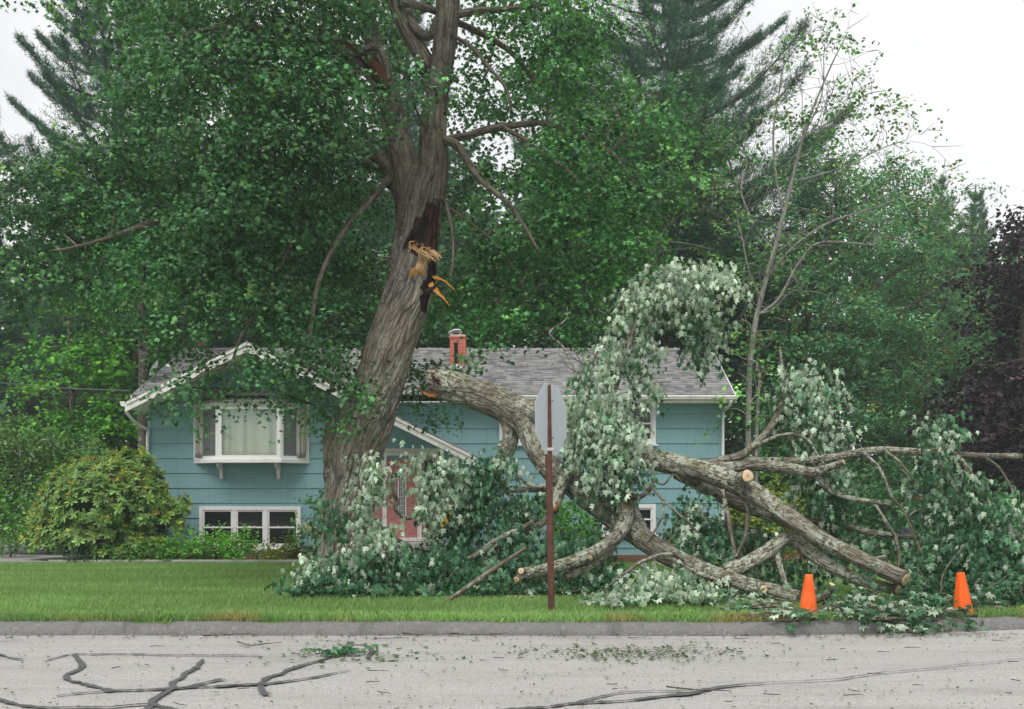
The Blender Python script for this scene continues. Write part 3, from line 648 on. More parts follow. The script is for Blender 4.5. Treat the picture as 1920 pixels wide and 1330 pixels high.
curtain(bx0 + .06, bc0 + .12, by + .30, z0 + .04, z1 - .02, MAT['sheer'], .04, 5, 2); curtain(bc1 - .12, bx1 - .06, by + .30, z0 + .04, z1 - .02, MAT['sheer'], .04, 5, 3)
rb = MB(); rz0, rz1 = z1 + .085, z1 + .30
O = [(bx0 - .09, FY - .03), (bc0 - .05, by - .1), (bc1 + .05, by - .1), (bx1 + .09, FY - .03)]; I = [(bx0 + .38, FY - .03), (bc0 + .2, FY - .03), (bc1 - .2, FY - .03), (bx1 - .38, FY - .03)]
for k in range(3): rb.prism([(O[k][0], O[k][1], rz0), (O[k+1][0], O[k+1][1], rz0), (I[k+1][0], I[k+1][1], rz1), (I[k][0], I[k][1], rz1)], (0, 0, -.03))
rb.build('bay_roof', MAT['shingle'], bay)
for px in (416, 523):
    x = hx(px); k = MB(); k.prism([(x - .03, FY - .025, z0 - .09), (x - .03, FY - .40, z0 - .09), (x - .03, FY - .38, z0 - .15), (x - .03, FY - .14, z0 - .24), (x - .03, FY - .07, z0 - .45), (x - .03, FY - .025, z0 - .46)], (.075, 0, 0))
    k.build('bracket', MAT['white'], bay, bevel=.006)
# entry
dz0, dz1 = hz(1008), hz(862)
fm = MB(); e0, e1 = hx(692), hx(822); d0, d1 = hx(726), hx(783)
for xa, xb in ((e0, e0 + .08), (d0 - .10, d0 - .002), (d1 + .002, d1 + .10), (e1 - .08, e1)): fm.box(xa, xb, FY - .075, FY, dz0 - .002, dz1 + .09)
fm.box(e0, e1, FY - .08, FY, dz1 + .092, dz1 + .19); fm.box(e0 - .06, e1 + .06, FY - .15, FY, dz1 + .192, dz1 + .225); fm.prism([(e0 - .12, FY - .2, dz1 + .255), (e0 - .12, FY, dz1 + .255), (e0 - .12, FY, dz1 + .227), (e0 - .12, FY - .15, dz1 + .227)], (e1 - e0 + .24, 0, 0))
fm.box(e0, e1, FY - .12, FY, dz0 - .08, dz0 - .003)
df = fm.build('door_frame', MAT['worn_white'], house, bevel=.004)
dr = MB(); dr.box(d0, d1, FY - .05, FY - .003, dz0, dz1)
xm = (d0 + d1) / 2
for (xa, xb, za, zb_) in ((d0 + .06, d0 + .22, dz0 + .42, dz0 + .72), (d1 - .22, d1 - .06, dz0 + .42, dz0 + .72), (d0 + .06, d0 + .22, dz0 + .08, dz0 + .36), (d1 - .22, d1 - .06, dz0 + .08, dz0 + .36), (xm - .1, xm + .1, dz0 + .08, dz0 + .42), (d0 + .06, d0 + .17, dz0 + .8, dz1 - .12), (d1 - .17, d1 - .06, dz0 + .8, dz1 - .12)):
    dr.hexa([(xa, FY - .052, za), (xb, FY - .052, za), (xb, FY - .045, za), (xa, FY - .045, za), (xa, FY - .052, zb_), (xb, FY - .052, zb_), (xb, FY - .045, zb_), (xa, FY - .045, zb_)])
    dr.hexa([(xa + .025, FY - .066, za + .025), (xb - .025, FY - .066, za + .025), (xb - .01, FY - .05, za + .01), (xa + .01, FY - .05, za + .01), (xa + .025, FY - .066, zb_ - .025), (xb - .025, FY - .066, zb_ - .025), (xb - .01, FY - .05, zb_ - .01), (xa + .01, FY - .05, zb_ - .01)])
dr = dr.build('door', MAT['door'], house, bevel=.003)
def arch(x0, x1, za, zb_, y, th):
    r = (x1 - x0) / 2; c = (x0 + x1) / 2; p = [(x0, y, za), (x1, y, za)] + [(c + r * math.cos(a), y, zb_ - r + r * math.sin(a)) for a in np.linspace(0, math.pi, 13)]
    return p
gz0, gz1 = hz(966), hz(880)
tr = MB(); tr.prism(arch(xm - .10, xm + .10, gz0 - .03, gz1 + .03, FY - .075, 0), (0, .024, 0)); tr.build('glass_trim', MAT['white'], dr)
gl = MB(); gl.prism(arch(xm - .072, xm + .072, gz0, gz1, FY - .08, 0), (0, .012, 0)); gl.build('glass', plain('leaded door glass', (.10, .13, .12), .15, .5, .5, 40), dr)
ld = MB()
for k in range(1, 4): ld.box(xm - .072 + k * .036 - .003, xm - .072 + k * .036 + .003, FY - .086, FY - .081, gz0, gz1 - .05)
for k in range(1, 9): ld.box(xm - .07, xm + .07, FY - .0865, FY - .0815, gz0 + k * .11 - .003, gz0 + k * .11 + .003)
ld.build('leading', MAT['metal_white'], dr)
hb = MB(); hb.lathe([(.012, 0), (.012, .04), (.03, .05), (.034, .07), (.02, .085)], (d0 + .06, FY - .05, dz0 + .78), (0, -1, 0), 14); hb.build('handle', plain('brass', (.5, .35, .12), .3, .5, .1, 5, metal=1.), dr, True)
for xa, xb in ((e0 + .082, d0 - .102), (d1 + .102, e1 - .082)):
    sl = MB(); sl.box(xa, xb, FY - .045, FY - .003, dz0, dz1 + .088)
    for za, zb_ in ((dz0 + .08, dz0 + .36), (dz0 + .42, dz0 + .72)): sl.box(xa + .05, xb - .05, FY - .055, FY - .044, za, zb_)
    sl = sl.build('sidelight', MAT['door'], house, bevel=.003)
    gg = MB(); gg.box(xa + .055, xb - .055, FY - .058, FY - .046, dz0 + .8, dz1 - .05); gg.build('glass', MAT['glass'], sl)
st = MB(); st.box(hx(690), hx(870), FY - 1.3, FY - .03, .0, dz0 - .09); st.box(hx(700), hx(850), FY - 1.65, FY - 1.302, .0, dz0 - .25); st.build('stoop', MAT['concrete'], house, bevel=.01)
px_ = (854 - CX) / F_PX * 22.65; po = MB(); po.box(px_ - .05, px_ + .05, 22.6, 22.7, dz0 - .1, ZA - .5 * (px_ - XA) - .22); po.box(px_ - .07, px_ + .07, 22.58, 22.72, dz0 - .092, dz0 + .05)
po.build('porch_post', MAT['white'], house, bevel=.006)

# things on or by the house
d = thing('satellite_dish', 'small grey satellite dish on the left roof edge', 'dish', P(292, 712, 24.05))
t = Tubes(); b0 = P(293, 713, 24.05); b1 = P(291, 698, 24.0); t.add([b0, (b0 + b1) / 2, b1], [.025, .025, .025], 8, lump=0); t.build('mast', MAT['metal_grey'], d)
k = MB(); ax = unit(np.array((-.72, -.55, .35))); k.lathe([(.02, -.035), (.13, -.02), (.21, .02), (.215, .022), (.21, .03), (.13, -.01), (.02, -.025)], P(290, 692, 23.95), ax, 24); k.build('reflector', MAT['metal_grey'], d, True)
t = Tubes(); b2 = P(312, 694, 24.2); t.add([P(291, 697, 23.97), P(303, 696, 24.1), b2], [.012] * 3, 6, lump=0); t.build('feed_arm', MAT['metal_grey'], d)
k = MB(); k.lathe([(.02, -.06), (.04, -.04), (.045, .02), (.03, .05)], P(315, 687, 24.2), (.9, .1, -.3), 12); k.build('receiver', MAT['metal_white'], d, True)
# bird on the ridge
bz = RZ + .03; bxx = hx(377, RY)
bd = thing('bird', 'small rusty orange bird perched on the roof ridge', 'bird', (bxx, RY, bz))
bm_ = MB(); bm_.lathe([(.004, -.13), (.02, -.10), (.045, -.06), (.058, -.01), (.055, .03), (.042, .06), (.036, .075), (.038, .095), (.03, .12), (.012, .135), (.004, .155)], (bxx, RY, bz + .085), (.78, 0, .62), 16)
bm_.build('body', plain('rusty plumage', (.36, .12, .035), .8, .2, .4, 30), bd, True)
k = MB(); k.prism([(bxx - .10, RY - .015, bz + .015), (bxx - .19, RY - .02, bz - .015 + .03), (bxx - .20, RY - .02, bz + .035), (bxx - .09, RY - .015, bz + .05)], (0, .04, 0)); k.build('tail', plain('brown tail', (.1, .05, .03), .8, .2, .2), bd)
for dy in (-.02, .02):
    k = MB(); k.lathe([(.005, 0), (.005, .06)], (bxx, RY + dy, bz - .005), n=6); k.build('leg', MAT['rubber'], bd)
for k_, (a, b, c) in enumerate([((-20, 716, 16), (120, 728, 20), (243, 733, 23.0)), ((-20, 727, 16), (110, 737, 20), (241, 741, 23.0)), ((-20, 731, 16.5), (100, 746, 20.5), (240, 749, 23.0))]):
    t = Tubes(); t.add([P(*a), P(*b), P(*c)], [.012, .012, .012] if k_ == 0 else [.008] * 3, 6, .3, lump=0)
    tag(t.build('utility_wire', MAT['metal_grey'] if k_ == 0 else MAT['wire'], None), ['thick pale utility cable to the left eave, topmost of three', 'thin dark utility wire to the left eave, middle of three', 'thin dark utility wire to the left eave, lowest of three'][k_], 'wire', 'utility wires at the left eave')
bn = thing('porch_banner', 'orange and yellow banner beside the rose front door', 'banner', P(838, 1000, 23.2))
k = MB(); y = 23.2; k.box(hx(824, y), hx(849, y), y, y + .012, hz(999, y), hz(948, y)); k.build('cloth', plain('yellow cloth', (.62, .36, .03), .8, .1, .2, 6), bn)
k = MB(); k.box(hx(824, y), hx(849, y), y - .004, y + .016, hz(948.5, y) + .004, hz(943, y)); k.build('band', plain('orange cloth', (.66, .16, .02), .8, .1, .1), bn)
k = MB(); k.lathe([(.014, 0), (.014, hz(940, y) - .25)], (hx(822, y), y + .02, .25), n=10); k.build('pole', MAT['white'], bn)
mf = thing('marker_flag', 'small red flag on a white stick by the right house corner', 'flag', P(1281, 1010, 21.5))
k = MB(); k.lathe([(.008, 0), (.008, .55)], tuple(P(1282, 1010, 21.5)), n=8); k.build('stick', MAT['white'], mf)
k = MB(); p0 = P(1283, 970, 21.5); k.prism([p0, p0 + (.08, 0, .05), p0 + (.09, 0, .13), p0 + (0, 0, .08)], (0, .006, 0)); k.build('flag', plain('red flag', (.6, .03, .03), .6, .2, .1), mf)

# neighbour buildings seen in gaps
nb = thing('neighbour_house', 'white neighbouring house glimpsed through the bushes at left', 'house', (-22, 44, 0))
k = MB(); k.box(-29, -17.6, 42, 50, -.02, 2.9); k.build('wall', plain('white clapboard', (.78, .78, .76), .6, .2, .1), nb)
k = MB(); k.prism([(-29.4, 41.5, 2.9), (-17.2, 41.5, 2.9), (-17.2, 46, 4.1), (-29.4, 46, 4.1)], (0, 0, .12)); k.prism([(-29.4, 50.5, 2.9), (-17.2, 50.5, 2.9), (-17.2, 46.01, 4.1), (-29.4, 46.01, 4.1)], (0, 0, .12)); k.build('roof', MAT['shingle'], nb)
for x in (-27, -23.5, -20):
    k = MB(); k.box(x, x + 1.1, 41.93, 42, 1.1, 2.4); w_ = k.build('window', MAT['white'], nb); k = MB(); k.box(x + .1, x + 1., 41.91, 41.929, 1.2, 2.3); k.build('pane', MAT['glass'], w_)
sh = thing('garden_shed', 'dark grey shed with a tan trim board behind the right brush', 'shed', P(1735, 990, 32))
y = 32; k = MB(); k.box(hx(1690, y), hx(1775, y), y, y + 2.2, -.02, hz(932, y)); k.build('wall', plain('slate blue boards', (.13, .16, .21), .7, .2, .2), sh)
k = MB(); k.prism([(hx(1682, y), y - .2, hz(932, y)), (hx(1782, y), y - .2, hz(932, y)), (hx(1775, y), y + 1.1, hz(900, y)), (hx(1690, y), y + 1.1, hz(900, y))], (0, 0, .06)); k.build('roof', plain('dark roofing', (.06, .06, .065), .9, .1, .3), sh)
k = MB(); k.box(hx(1682, y), hx(1782, y), y - .23, y - .2, hz(937, y), hz(932, y)); k.build('trim_board', plain('tan board', (.3, .2, .12), .8, .1, .2), sh)
# ------------------------------------------------------------------ street furniture
sgY = 10.66
sg = thing('road_sign', 'octagonal road sign seen from behind on a rusty brown post', 'sign', P(1034, 1147, sgY))
a, b = P(1026.5, 721, sgY), P(1034, 1150, sgY); up = unit(a - b); rt = np.array((1., 0, 0)); rt = unit(rt - up * np.dot(rt, up)); fw = np.cross(rt, up)
Lp = np.linalg.norm(a - b)
def channel(mb_, wd, d, th):
    # two nested hat-channel rails make the post
    for s0, s1, f0, f1 in ((-wd, wd, -d, -d + th), (-wd, -wd + th, -d + th, d), (wd - th, wd, -d + th, d)):
        q = [b + rt * s + fw * f for s, f in ((s0, f0), (s1, f0), (s1, f1), (s0, f1))]; mb_.hexa([tuple(p) for p in q] + [tuple(p + up * Lp) for p in q])
k = MB(); channel(k, .036, .022, .008); q = [b + rt * s + fw * f for s, f in ((-.027, -.013), (.027, -.013), (.027, .022), (-.027, .022))]; k.hexa([tuple(p - up * .12) for p in q] + [tuple(p + up * (Lp - .012)) for p in q])
k.build('post', MAT['rust'], sg, bevel=.003)
c = P(1034, 786.5, sgY + .06); yaw = math.radians(61.5); u = np.array((math.cos(yaw), math.sin(yaw), 0)); nrm = np.array((-math.sin(yaw), math.cos(yaw), 0)); R8 = .381 / math.cos(math.pi / 8)
tilt = unit(np.array((.0, 0, 1.)))
def octa(r, o): return [tuple(c + nrm * o + r * (math.cos(t) * u + math.sin(t) * tilt)) for t in (math.pi / 8 + np.arange(8) * math.pi / 4)]
k = MB(); k.prism(octa(R8, 0), nrm * .003); k.build('plate', MAT['alu'], sg)
k = MB(); k.prism(octa(R8 - .004, .0035), nrm * .001); k.build('face', MAT['sign_red'], sg)
for zz_ in (-.20, .20):
    kb = MB(); kb.lathe([(.011, 0), (.011, .01), (.006, .014)], tuple(c + np.array((0, 0, zz_)) - np.array((.035, .045, 0)) * 0 + nrm * -.012), tuple(-nrm), 8); kb.build('bolt', MAT['metal_grey'], sg)
k = MB(); z = P(1029, 843, sgY); q = [z + rt * s + fw * f for s, f in ((-.05, -.03), (.05, -.03), (.05, .03), (-.05, .03))]; k.hexa([tuple(p - up * .017) for p in q] + [tuple(p + up * .017) for p in q]); k.lathe([(.012, 0), (.012, .025)], tuple(z - rt * .058), tuple(-rt), 8); k.build('strap', plain('galvanised strap', (.55, .54, .46), .5, .4, .2), sg, bevel=.003)

def cone(px, py, Y, lean, label, ribs=0, h=.465, seed=0):
    base = P(px, py, Y); base[2] = float(lawn_z(np.array([base[0]]), np.array([base[1]]))[0]) - .01
    t = thing('traffic_cone', label, 'traffic cone', base, 'orange traffic cones by the kerb')
    ax = unit(np.array((lean[0], lean[1], 1.)))
    k = MB(); uu = unit(np.cross((0, 1, 0), ax)); vv = np.cross(ax, uu)
    corners = [base + uu * .16 * math.cos(a) + vv * .16 * math.sin(a) for a in np.linspace(0, 2 * math.pi, 9)[:-1] + math.pi / 8]; k.prism(corners, ax * .03); k.build('base', MAT['rubber'], t, bevel=.006)
    n = 40; prof = [(.112, .028), (.115, .034), (.097, .05), (.088, .12), (.072, .24), (.054, .36), (.041, h - .02), (.040, h - .004), (.036, h), (.026, h), (.024, h - .06)]
    vs, fs = [], []
    for r, z in prof:
        for i in range(n):
            a = 2 * math.pi * i / n; rr = r * (1 + (ribs * math.cos(6 * a + .6) if ribs else .02 * math.sin(3 * a + seed)))
            vs.append(base + ax * z + rr * (math.cos(a) * uu + math.sin(a) * vv))
    for j in range(len(prof) - 1):
        for i in range(n): fs.append((j*n+i, j*n+(i+1)%n, (j+1)*n+(i+1)%n, (j+1)*n+i))
    k = MB(); k.add(vs, fs); k.build('cone_body', MAT['cone' if ribs else 'cone_dirty'], t, True)
cone(1515, 1163, 10.15, (.02, .0), 'dirty orange traffic cone beside the sawn stub of the fallen limb')
cone(1807, 1158, 10.42, (-.06, .03), 'clean bright orange traffic cone with ribs near the right edge', .05)

# ------------------------------------------------------------------ vegetation palettes
G = lambda r, g, b: np.array((r, g, b))
MAPLE = [G(.042, .130, .052), G(.066, .185, .068), G(.110, .26, .09), G(.19, .36, .08)]; MAPLE_W = [4, 4, 2, .25]
UNDER = [G(.38, .49, .39), G(.48, .57, .46), G(.25, .36, .26)]; UNDER_W = [3, 3, 2]
FALL = [G(.045, .135, .068), G(.066, .18, .088), G(.11, .24, .13)]; FALL_W = [4, 3, 1.5]
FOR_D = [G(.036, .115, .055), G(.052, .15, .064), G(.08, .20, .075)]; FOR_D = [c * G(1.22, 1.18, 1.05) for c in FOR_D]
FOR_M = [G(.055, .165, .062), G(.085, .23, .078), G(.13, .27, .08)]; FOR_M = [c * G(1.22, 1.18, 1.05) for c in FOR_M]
FEATH = [G(.075, .22, .105), G(.10, .27, .12), G(.14, .30, .12), G(.25, .29, .08)]
PINE = [G(.040, .125, .075), G(.055, .16, .092), G(.085, .20, .11)]
PURP = [G(.022, .017, .022), G(.038, .027, .036), G(.06, .038, .05)]
LIME = [G(.075, .25, .035), G(.105, .31, .042), G(.16, .37, .05)]; LIME = [c * G(1.22, 1.18, 1.05) for c in LIME]

def to_world(b):
    px, py, Y, rx, ry = b[:5]; rd = b[5] if len(b) > 5 else None
    C = P(px, py, Y); R = np.array((M(rx, Y), rd if rd else .5 * (M(rx, Y) + M(ry, Y)), M(ry, Y))); return C, R
def connect(T, C, rng, r0=.03, r1=.006, sides=5, sag=.0, nodes=None):
    nd = nodes if nodes is not None else T.nodes; pts = np.array([n[0] for n in nd]); d = np.linalg.norm(pts - C, axis=1); i = int(np.argmin(d + .0))
    a, ra = nd[i]; r0 = min(r0, ra * .7); mid = (a + C) / 2 + rng.normal(size=3) * d[i] * .07 + np.array((0, 0, sag * d[i])); q = a * .25 + mid * .75 + rng.normal(size=3) * d[i] * .03
    T.add([a, (a + mid) / 2 + rng.normal(size=3) * d[i] * .04, mid, (mid + C) / 2 + rng.normal(size=3) * d[i] * .04, C], np.linspace(r0, r1, 5), sides, max(.08, d[i] / 14), lump=0)

# ------------------------------------------------------------------ the big broken maple
rng = np.random.default_rng(11)
TY = 15.0
gz = float(lawn_z(np.array([-2.5]), np.array([TY]))[0])
maple = thing('maple_tree', 'huge leaning maple with a torn orange wound halfway up its trunk', 'tree', (P(652, 1100, TY)[0], TY, gz))
tk = Tubes()
def tr_pts(l, Y=TY): return [P(a, b, Y + (e[0] if e else 0)) for a, b, c, *e in l], [M(c, Y) for a, b, c, *e in l]
fl = lambda S, th: 1 + .35 * np.exp(-S / .45) * (1 + .5 * np.cos(5 * th + .6)) + .0 * S
p, r = tr_pts([(652, 1122, 48), (650, 1050, 47), (649, 1000, 45.5), (660, 900, 49), (664, 850, 53), (678, 800, 53), (692, 765, 49), (705, 735, 46), (721, 690, 44), (731, 650, 42), (748, 600, 41), (762, 560, 42), (771, 520, 42), (776, 480, 41), (781, 440, 39.5), (784, 400, 40), (788, 362, 42), (795, 325, 38)])
tk.add(p, r, 190, .022, disp=.05, twist=-.32, seed=2, flare=fl, lump=.10)
p, r = tr_pts([(645, 905, 30, -.02), (634, 850, 27, -.05), (631, 812, 22, -.08), (632, 782, 17, -.1)]); tk.add(p, r, 60, .025, disp=.03, seed=4, lump=.12)
p, r = tr_pts([(806, 380, 30), (810, 330, 29), (812, 290, 27), (812, 240, 24), (818, 190, 20), (826, 140, 20), (834, 80, 21), (840, 0, 22), (843, -90, 20), (850, -220, 15), (846, -380, 8)])
tk.add(p, r, 80, .03, disp=.022, twist=.2, seed=6)
p, r = tr_pts([(776, 390, 32), (764, 335, 33), (752, 290, 28), (741, 250, 24), (734, 200, 21), (722, 165, 18.5), (712, 130, 17), (700, 80, 14.5), (690, 30, 13.5), (682, -40, 12.5), (668, -160, 9), (660, -300, 5)])
tk.add(p, r, 80, .03, disp=.022, twist=-.15, seed=8)
for l, sd in (([(806, 135, 17, .1), (786, 95, 17, .15), (765, 60, 16, .2), (746, 20, 15, .2), (733, -30, 13, .2), (700, -150, 8, .3)], 40), ([(764, 22, 8, .2), (772, 42, 8, .1), (785, 60, 8.5), (802, 69, 8.5), (815, 58, 9), (822, 36, 9)], 20),
              ([(746, 6, 8), (765, 7, 7), (790, 12, 6.5), (822, 24, 6)], 16), ([(855, 28, 8), (890, 21, 6.5), (930, 19, 6), (975, 14, 5), (1030, 5, 4)], 16), ([(852, 40, 7, .3), (885, 55, 6, .5), (930, 78, 6, .6), (965, 105, 5, .7), (1000, 150, 3, .9)], 14), ([(855, 70, 4, -.1), (888, 92, 4, -.2), (920, 130, 3.5, -.3), (948, 165, 3, -.4), (960, 210, 2, -.5)], 10),
              ([(830, 268, 10), (850, 260, 8), (880, 254, 7.5), (915, 243, 7), (960, 236, 6), (1012, 231, 5), (1080, 250, 4, -.4), (1150, 290, 3, -.8), (1190, 350, 2, -1)], 18), ([(832, 262, 9, -.1), (856, 272, 8, -.2), (872, 295, 7, -.3), (890, 325, 6, -.4), (905, 342, 5, -.4), (960, 390, 4, -.6), (1010, 470, 2.5, -.8)], 16),
              ([(945, 240, 4.5, -.1), (985, 262, 4, -.3), (1030, 295, 4, -.5), (1075, 330, 3, -.7), (1130, 400, 2, -.8)], 10),
              ([(745, 345, 22), (733, 315, 17), (715, 298, 14.5), (698, 286, 13), (682, 276, 10)], 36), ([(742, 330, 15, .3), (715, 312, 13, .5), (670, 306, 11, .6), (600, 302, 10, .4), (545, 306, 9.5, 0), (490, 310, 9, -.3), (430, 352, 8, -.6), (370, 388, 7, -.8), (290, 415, 5.5, -1.), (185, 452, 3.5, -1.2), (110, 470, 2, -1.4)], 22),
              ([(700, 300, 9, .6), (640, 260, 8, .9), (560, 200, 7, .9), (470, 150, 5.5, .6), (380, 130, 4, .3)], 14), ([(690, 130, 7, -.2), (620, 90, 6, -.6), (530, 60, 5, -1), (430, 50, 4, -1.2), (320, 70, 2.5, -1.4)], 14),
              ([(545, 310, 7, -.1), (500, 380, 6, -.4), (440, 430, 5, -.6), (410, 480, 4.5, -.7), (370, 540, 3.5, -.8), (342, 600, 2, -.9)], 12), ([(600, 310, 6), (570, 400, 5, -.3), (530, 490, 4.5, -.5), (500, 560, 4, -.7), (455, 625, 3, -.9), (435, 680, 2, -1.)], 12),
              ([(730, 335, 7, -.2), (690, 380, 6, -.5), (640, 440, 5, -.7), (600, 520, 4, -.8), (585, 600, 3.5, -.8), (575, 680, 2, -.8)], 12), ([(835, 380, 4), (848, 430, 3.5, -.1), (850, 480, 3, -.1), (845, 520, 2, -.1)], 10), ([(838, 390, 4, .2), (870, 410, 4, .2), (920, 450, 3.5, .2), (960, 500, 2.5, .2), (990, 560, 2, .1)], 10)):
    p, r = tr_pts(l); tk.add(p, r, sd, max(.03, min(.1, float(np.mean(r)) * .9)), disp=.006 if np.mean(r) > .06 else 0, seed=sd, lump=.12)
main_nodes = list(tk.nodes)
BLOBS = [(330,60,15,90,80),(420,50,14.2,115,85),(540,60,13.8,105,85),(620,20,14,60,50),(350,165,14.2,110,75),(470,170,13.7,110,75),(585,180,13.8,100,75),(290,250,14.5,75,50),(385,265,13.6,105,60),(500,285,13.6,100,60),(590,270,14.3,66,60),
 (170,305,14.5,95,50),(85,345,14.3,85,48),(35,430,14.8,70,60),(130,410,14.6,90,55),(240,355,14.4,100,55),(330,420,14.2,90,55),(440,390,13.8,95,65),(560,390,14.3,95,65),(640,400,16.2,62,70),(640,240,16.4,60,60),(60,520,15,75,40),(170,490,14.8,90,45),(290,495,14.4,90,50),(425,490,14.2,90,60),(550,510,14.8,85,70),(630,520,16.4,56,70),
 (375,570,14.2,70,36),(470,560,14.2,70,40),(580,590,14.8,75,45),(330,610,14.1,60,34),(250,600,14.4,50,30),(380,700,14,40,18),(350,725,13.9,26,16),(330,755,13.9,24,14),(480,690,13.9,22,46),(482,745,13.9,22,34),(520,670,14.1,34,26),(640,740,14.2,20,40),(590,650,14.2,40,36),(610,705,14.2,32,36),(545,690,14.2,30,26),(612,760,14.3,24,45),(640,690,14.2,32,35),(690,620,15.8,40,60),
 (798,700,16.2,22,45),(790,755,16.2,22,36),(790,152,14,30,16),(775,185,14.2,24,12),(930,60,15.2,80,45),(1040,40,15,85,50),(1110,20,14.6,60,40),(900,140,16,50,60),(965,200,15.8,60,50),(1045,150,15,75,55),(1110,90,14.8,55,50),(1000,300,15.6,70,45),(1085,265,14.4,85,60),(1165,215,14.2,80,50),(1240,175,14,60,30),(1130,335,14.4,85,60),(1205,360,14.3,50,50),(1150,430,14.3,75,60),(1060,415,15,80,60),(960,420,15.6,75,60),(880,350,16.4,50,60),(895,490,15.8,60,70),(980,520,15.5,70,60),(930,565,15.2,40,40),(932,640,15,20,40),(885,540,15.8,34,40),(1005,590,15.3,52,40),(1085,510,15,55,45),(1180,470,14.4,45,40),(830,560,16.5,30,50),(380,120,17.5,130,90),(560,110,17.5,130,90),(420,300,17.5,140,80),(600,330,17.5,110,80),(300,380,17.5,130,70),(520,460,17.3,120,70),(220,440,17.3,110,60),(700,90,17.5,70,90),(640,170,17.5,90,80),(1020,110,17.3,100,70),(1100,380,17.0,90,70),(240,-60,15,200,90),(520,-80,14,200,90),(950,-70,15,220,80),(1220,240,14.1,40,30)]
lv = Leaves()
for b in BLOBS:
    C, R = to_world(b); R = R * np.array((1.08, 1.35, 1.08)); area = M(b[3], b[2]) * M(b[4], b[2])
    right = b[0] > 820
    hang = b[1] > 620
    n = int(area * (860 if right else 980) * (.95 if hang else 1) * (.5 if b[2] > 16.9 else 1)) + 10
    cols = [c * np.exp(rng.normal(0, .22)) * (G(1.0, 1.12, .9) if right else G(1, 1, 1)) for c in MAPLE]
    put(lv, rng, C, R, n, 5, .09 if b[2] > 16.9 else .068, cols, MAPLE_W, .35, .9, .34, .42, .36 if right else (.40 if hang else .33), 1.5, hang=.25 if hang else .1, mseed=7, layer=(.42, .05, 16))
    connect(tk, C, rng, .03, .005, 5, .04, main_nodes)
    for j in range(3): connect(tk, C + R * rng.normal(size=3) * .55, rng, .012, .003, 4, .0, main_nodes[-1:] if False else [(C, .014)])
trunk_o = tk.build('trunk', MAT['bark_big'], maple)
lv.build('crown', 'maple', MAT['leaf'], maple)
# the wound: torn pale wood, dark wet streak, orange splinters
def paint(o, masks):
    me = o.data; n = len(me.vertices); co = np.empty(n * 3, np.float32); me.vertices.foreach_get('co', co); co = co.reshape(-1, 3) + np.array(wloc(o))
    px = CX + co[:, 0] / co[:, 1] * F_PX; py = HY - (co[:, 2] - CAM_H) / co[:, 1] * F_PX
    wob = np.c_[px * .11, py * .05, 0 * px]; qx = px + 9 * (fnoise(wob, 3, 2) - .5); qy = py + 22 * (fnoise(wob, 5, 2) - .5); sh = np.zeros(n)
    for an, poly, dep in masks:
        poly = np.array(poly, float); ins = np.zeros(n, bool); dist = np.full(n, 1e9); K = len(poly)
        for k in range(K):
            (x1, y1), (x2, y2) = poly[k], poly[(k + 1) % K]
            if y1 != y2: ins ^= ((y1 > qy) != (y2 > qy)) & (qx < (x2 - x1) * (qy - y1) / (y2 - y1) + x1)
            dx, dy = x2 - x1, y2 - y1; t = np.clip(((qx - x1) * dx + (qy - y1) * dy) / (dx * dx + dy * dy), 0, 1); dist = np.minimum(dist, np.hypot(qx - x1 - t * dx, qy - y1 - t * dy))
        sd = np.where(ins, dist, -dist); ok = co[:, 1] < TY - .02
        val = np.clip(.5 + sd / 8, 0, 1) * ok; at = me.attributes.get(an) or me.attributes.new(an, 'FLOAT', 'POINT'); old_ = np.empty(n, np.float32); at.data.foreach_get('value', old_); at.data.foreach_set('value', np.maximum(old_, val).astype(np.float32))
        sh += dep * np.clip(sd / 10, 0, 1) * ok
    co[:, 1] += sh * (.6 + .8 * vnoise(co * np.array((25, 25, 9.)), 2)); me.vertices.foreach_set('co', np.ascontiguousarray(co - np.array(wloc(o)), np.float32).ravel()); me.update()
paint(trunk_o, [('scar', [(752, 462), (765, 440), (782, 408), (800, 384), (826, 380), (824, 430), (820, 478), (800, 484), (778, 474)], .07), ('wet', [(762, 452), (778, 424), (797, 402), (806, 416), (802, 440), (786, 456)], .03),
  ('wet', [(803, 500), (818, 488), (819, 530), (812, 565), (796, 558), (786, 545), (796, 528)], .03), ('wet', [(784, 560), (800, 545), (812, 560), (806, 590), (792, 585)], .0), ('scar', [(800, 485), (820, 470), (820, 520), (808, 520)], .02),
  ('torn', [(770, 512), (777, 498), (786, 480), (797, 476), (804, 486), (801, 508), (792, 514)], -.035), ('tear', [(767, 519), (776, 503), (786, 512), (800, 508), (797, 519), (784, 515), (775, 521)], -.02)])
